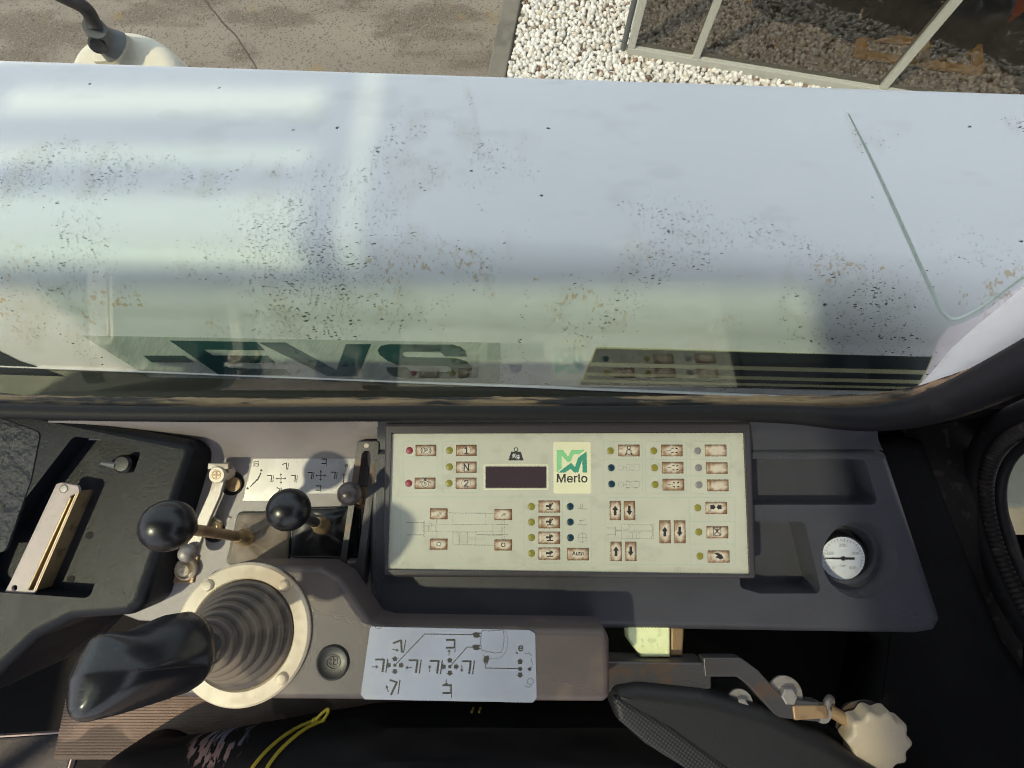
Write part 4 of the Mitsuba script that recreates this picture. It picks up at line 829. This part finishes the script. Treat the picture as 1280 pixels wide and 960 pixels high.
add('grip_seam', put(tube([[q[0], q[1], tp[kd_.query(q[:2], 3)[1], 2].mean()] for q in sm_], .0005, 6), GP), 'black_plastic', js)

# ---------------------------------------------------------------- black dash cowl at the left
DS = facing(110, 650, 0.56, 8)
def dpoly(pts, h=0.0, r=0.0): return poly(DS.ats(pts, h), r)
da = thing('dash_cowl', 'black grained plastic cowl with a sunken compartment at the left', 'dashboard')
cow = man(slab(dpoly([(-160, 470), (0, 503), (40, 512), (236, 550), (243, 562), (176, 757), (160, 771), (90, 776), (45, 798), (8, 832), (-40, 880), (-160, 900)], 0, .010), -.16, 0, .012, 5))
cow = cow - man(slab(dpoly([(92, 545), (168, 556), (176, 566), (112, 748), (-40, 738), (-20, 690)], 0, .008), -.024, .02, 0, 1))
add('shell', put(tm(cow), DS), 'dash_plastic', da, smooth=40)
dh = -.024
add('rough_pad', put(slab(dpoly([(-150, 505), (-5, 520), (52, 540), (40, 600), (8, 690), (-150, 700)], 0, .008), -.002, .0012, .0010, 3), DS), 'rough_foam', da)
m = lathe([(0, .014), (.008, .0135), (.0105, .011), (.0105, 0), (0, 0)], 32); m.apply_translation([*DS.at(151, 580, dh + .014), dh]); add('plug', put(m, DS), 'black_plastic', da)
m = tube([[*DS.at(147, 582, dh + .010), dh + .011], [*DS.at(128, 579, dh + .008), dh + .009]], [.004, .002], 10); add('plug_tab', put(m, DS), 'clamp_grey', da)
for u, v in ((112, 669), (89, 724)):
    m = lathe([(0, .0003), (.0042, .0003), (.0042, 0), (0, 0)], 20); m.apply_translation([*DS.at(u, v, dh), dh + .0002]); add('hole', put(m, DS), 'dark_hole', da)
br = thing('metal_bracket', 'long bare metal strap bracket with holes standing in the cowl compartment', 'bracket')
bh = -.004
pl = dpoly([(70, 605), (76, 603), (97, 607), (99, 612), (43, 741), (38, 744), (10, 744), (6, 739), (12, 728)], bh)
sl = dpoly([(88, 620), (96, 616), (42, 738), (34, 738)], bh)
bmn = man(slab(pl, bh - .003, bh, .0008, 2)) - man(slab(sl, bh - .02, bh + .02, 0, 1))
for u, v, r in ((80, 611, .005), (18, 735, .0032)):
    c_ = Point(*DS.at(u, v, bh)).buffer(r); bmn = bmn - man(slab(c_, bh - .02, bh + .02, 0, 1))
add('plate', put(tm(bmn), DS), 'bracket_paint', br)
fl = LineString([DS.at(87, 622, bh), DS.at(33, 738, bh)]).buffer(.0012, cap_style='flat')
add('folded_edge', put(flat(fl, dh, bh - .0005), DS), 'brass', br, smooth=False)
fl = LineString([DS.at(97, 614, bh), DS.at(43, 738, bh)]).buffer(.0014, cap_style='flat')
add('folded_edge', put(flat(fl, dh, bh - .0005), DS), 'brass', br, smooth=False)
m = bolt(.005, .003); m.apply_translation([*DS.at(80, 611, bh), bh - .002]); add('rivet', put(m, DS), 'steel', br)

# ---------------------------------------------------------------- pedal, floor pieces
PD = facing(40, 935, 0.95, 0)
pdl = thing('foot_pedal', 'rounded dark pedal plate with a bright worn rim in the lower left corner', 'pedal')
add('plate', put(slab(poly(PD.ats([(-60, 925), (70, 917), (92, 918), (95, 926), (84, 962), (60, 1000), (-60, 1000)]), .008), -.02, 0, .003), PD), 'dash_plastic', pdl)
rp = poly(PD.ats([(-60, 925), (70, 917), (92, 918), (95, 926), (84, 962), (60, 1000), (-60, 1000)]), .008)
add('rim', put(tm(man(slab(rp.buffer(.002), -.012, -.001, .001, 2)) - man(slab(rp.buffer(-.004), -.05, .05, 0, 1))), PD), 'bracket_paint', pdl)
PB = Frame([0, 0, H - 0.63], [1, 0, 0], [0, 1, 0])
k = thing('painted_plate', 'pale green painted plate with rust between console and armrest, sunlight put into its colour', 'plate')
add('plate', put(slab(poly(PB.ats([(783, 776), (838, 776), (838, 822), (802, 822), (786, 800)])), -.02, 0, .003), PB), 'sunlit_green_paint', k)
add('bracket', put(slab(poly(PB.ats([(840, 782), (858, 784), (856, 822), (840, 822)])), -.02, -.006, .003), PB), 'rusty_steel', k)

# ---------------------------------------------------------------- seat side: cranked arm, knob, seat bolster
SA = facing(900, 860, 0.55, 2)
sa = thing('cranked_arm', 'black square tube with a cranked rusty bar bolted to it, behind the armrest', 'bracket')
add('square_tube', put(slab(poly(SA.ats([(755, 826), (882, 828), (890, 836), (890, 862), (880, 864), (755, 866)]), .002), -.035, 0, .003), SA), 'dark_steel', sa)
add('cranked_bar', put(slab(LineString(SA.ats([(880, 833), (922, 833), (940, 846), (974, 884), (1022, 889)])).buffer(.0085, cap_style='flat').buffer(.001), -.012, .003, .0015), SA), 'dark_steel', sa)
add('bar_end', put(slab(poly(SA.ats([(988, 880), (1030, 880), (1034, 896), (990, 899)]), .002), -.013, .0045, .0015), SA), 'rusty_steel', sa)
for u, v, s in ((984, 869, 1.0), (927, 880, .75), (1030, 893, .55)):
    p = SA.at(u, v, 0); m = lathe([(0, 0), (.018 * s, 0), (.018 * s, .003), (0, .003)], 28); m.apply_translation([*p, -.006]); add('washer', put(m, SA), 'steel', sa)
    m = bolt(.0085 * s, .009 * s, True); m.apply_translation([*p, -.003]); add('bolt', put(m, SA), 'steel', sa)
hk = thing('hand_knob', 'cream lobed hand knob on a short threaded stem at the lower right', 'knob')
kc = C + ray(1094, 922) * .545; kz = np.array([-.05, -.30, .95])
a = np.linspace(0, 2 * math.pi, 160, endpoint=False); rr = .0312 + .0021 * np.cos(a * 10)
m = slab(Polygon(np.c_[rr * np.cos(a), rr * np.sin(a)]), -.009, .009, .004, 4); add('lobed_head', along(m, kc, kz), 'knob_cream', hk)
m = lathe([(0, -.030), (.014, -.030), (.017, -.014), (.030, -.0091), (0, -.0091)], 32); add('hub', along(m, kc + np.array([-.004, .004, -.002]), kz), 'dark_steel', hk)
e0 = C + ray(1034, 886) * .555; add('stem', tube([e0, (e0 + kc) / 2 + [0, 0, -.006], kc + np.array([0, 0, -.014])], .0065, 14), 'rusty_steel', hk)
m = trimesh.creation.torus(.011, .004); add('eye', along(m, e0, [.6, -.3, .6]), 'steel', hk)

ST = facing(860, 930, 0.53, 6)
se = thing('driver_seat', 'black seat bolster with smooth vinyl edge and mesh fabric side', 'seat')
add('bolster', put(slab(poly(ST.ats([(764, 868), (772, 861), (800, 857), (880, 865), (960, 888), (1040, 926), (1150, 996), (1300, 1180), (1100, 1400), (960, 1060), (855, 962), (804, 932), (771, 902)]), .008), -.30, 0, .016, 8), ST), 'seat_vinyl', se)
add('mesh_side', put(slab(poly(ST.ats([(766, 872), (772, 870), (840, 908), (913, 960), (1000, 1030), (960, 1062), (856, 961), (806, 930), (773, 901)]), .003), -.10, .0025, .006, 4), ST), 'seat_mesh', se)
add('seat_base', box(-.10, .52, -.75, -.30, FLZ + .25, H - .85), 'black_matte', se, smooth=False)

# ---------------------------------------------------------------- the person in the seat, legs under the armrest
pe = thing('person', 'seated person in dark flecked trousers and navy jacket, thighs below the armrest', 'person')
g_ = lambda u, v, d: C + ray(u, v) * d
hipR, kneeR = g_(860, 978, .74), g_(170, 1004, .75)
def J(p, r): return [(np.asarray(p, float), r)]
ankR = np.array([kneeR[0] - .05, kneeR[1] + .02, FLZ + .10]); toeR = ankR + np.array([-.17, .0, -.06])
hipL, kneeL = hipR + np.array([0, -.20, 0]), kneeR + np.array([.02, -.26, 0]); ankL = kneeL + (ankR - kneeR); toeL = ankL + np.array([-.17, 0, -.06])
legs = hull_chain([J(hipR, .100), J(g_(480, 973, .745), .096), J(kneeR, .074), J(ankR, .046), J(toeR, .036)]) + hull_chain([J(hipL, .100), J((hipL + kneeL) / 2, .092), J(kneeL, .068), J(ankL, .046), J(toeL, .036)])
legs = legs + hull_chain([J(hipR, .105), J(hipL, .105)])
lm = tm(legs.refine_to_length(.014)); lm.merge_vertices(); trimesh.smoothing.filter_taubin(lm, iterations=18)
lm.vertices += (meshkit.fbm(lm.vertices * [9, 22, 22], 3, 2)[:, None] - .5) * np.array([0, 0, .014])
add('trousers', lm, 'trousers', pe, smooth=True)
tor = hull_chain([J((hipR + hipL) / 2 + [.02, .07, .06], .105) + J((hipR + hipL) / 2 + [.02, -.07, .06], .105), J((hipR + hipL) / 2 + [.10, .09, .20], .10) + J((hipR + hipL) / 2 + [.10, -.09, .20], .10)])
jm = tm(tor.refine_to_length(.016)); jm.merge_vertices(); trimesh.smoothing.filter_taubin(jm, iterations=12)
add('jacket', jm, 'navy_cloth', pe, smooth=True)
yc = thing('yellow_cord', 'yellow knotted cord lying double across the dark trousers', 'cord')
def on_leg(u, v):
    d = ray(u, v); loc = lm.ray.intersects_location([C], [d / np.linalg.norm(d)])[0]
    return loc[np.argmin(np.linalg.norm(loc - C, axis=1))] if len(loc) else C + d * .72
for pts in ([(405, 897), (380, 905), (352, 922), (330, 942), (312, 966)], [(408, 899), (386, 908), (362, 926), (342, 948), (330, 970)]):
    add('strand', tube([on_leg(u, v) + [0, .0, .004] for u, v in pts], .0026, 8, 40), 'cord_yellow', yc)
for u in (592, 601): add('cord_end', tube([on_leg(u, 884) + [0, 0, .004], on_leg(u - 2, 889) + [0, 0, .005]], .0018, 8), 'cord_yellow', yc)
kn_ = on_leg(396, 900); add('knot', ball(kn_ + [0, 0, .005], .006, sub=3), 'cord_yellow', yc)
add('loop', tube([kn_ + [0, 0, .004], kn_ + [.008, .010, .008], kn_ + [.018, .016, .006], kn_ + [.016, .008, .008], kn_ + [.004, .002, .005]], .0022, 8, 30), 'cord_yellow', yc)

# ---------------------------------------------------------------- trim at the right, rear window seal
tr = thing('rear_trim', 'black moulded trim between the console and the rear window', 'trim')
TR = facing(1180, 700, .66, 6)
add('cover', put(slab(poly(TR.ats([(1096, 548), (1128, 540), (1160, 548), (1216, 690), (1262, 800), (1330, 900), (1330, 1100), (1050, 1100), (1100, 800)]), .01), -.06, 0, .02, 5), TR), 'black_matte', tr)
add('corner_plate', put(slab(poly(TR.ats([(1140, 530), (1240, 520), (1300, 700), (1300, 900), (1230, 760)])), -.08, -.02, .003), TR), 'corner_dirt', tr)
VW = Frame([.60, 0, H - .55], [0, -1, 0], [0, 0, 1])
VW = Frame([.595, 0, H - .55], [0, -1, 0], [-.25, 0, 1])
rs = thing('rear_window', 'rear quarter window with thick ribbed rubber seal at the right edge', 'window')
loop_px = [(1330, 505), (1280, 522), (1240, 552), (1224, 600), (1232, 660), (1262, 738), (1310, 810), (1400, 850), (1500, 700), (1450, 540)]
def loopw(off, lift):
    ctr = np.array([1360, 660]); q = [ctr + (np.array(p) - ctr) * off for p in loop_px]
    pts = [VW.px(*p) + VW.ez * lift for p in q]; return pts + [pts[0]]
add('outer_seal', tube(loopw(1.03, 0), .015, 16, 120), 'rubber_seal', rs)
tb = tube(loopw(.90, .004), .0085, 14, 500); nv = np.arange(len(tb.vertices) - 2) // 14
tb.vertices[:-2] += tb.vertex_normals[:-2] * (np.sin(nv * 1.57)[:, None] * .0009); add('ribbed_seal', tb, 'corner_dirt', rs)
add('inner_seal', tube(loopw(.80, .0), .006, 14, 120), 'rubber_seal', rs)
fe = thing('added_sunlit_block', 'added cream block set in the sun as the bright view through the rear quarter window', 'block')
add('body', slab(sbox(1.85, -.90, 2.7, .90), 0.0, .85, .03, 4), 'cream_bright', fe)  # added out in the sun to brighten the opening at the right
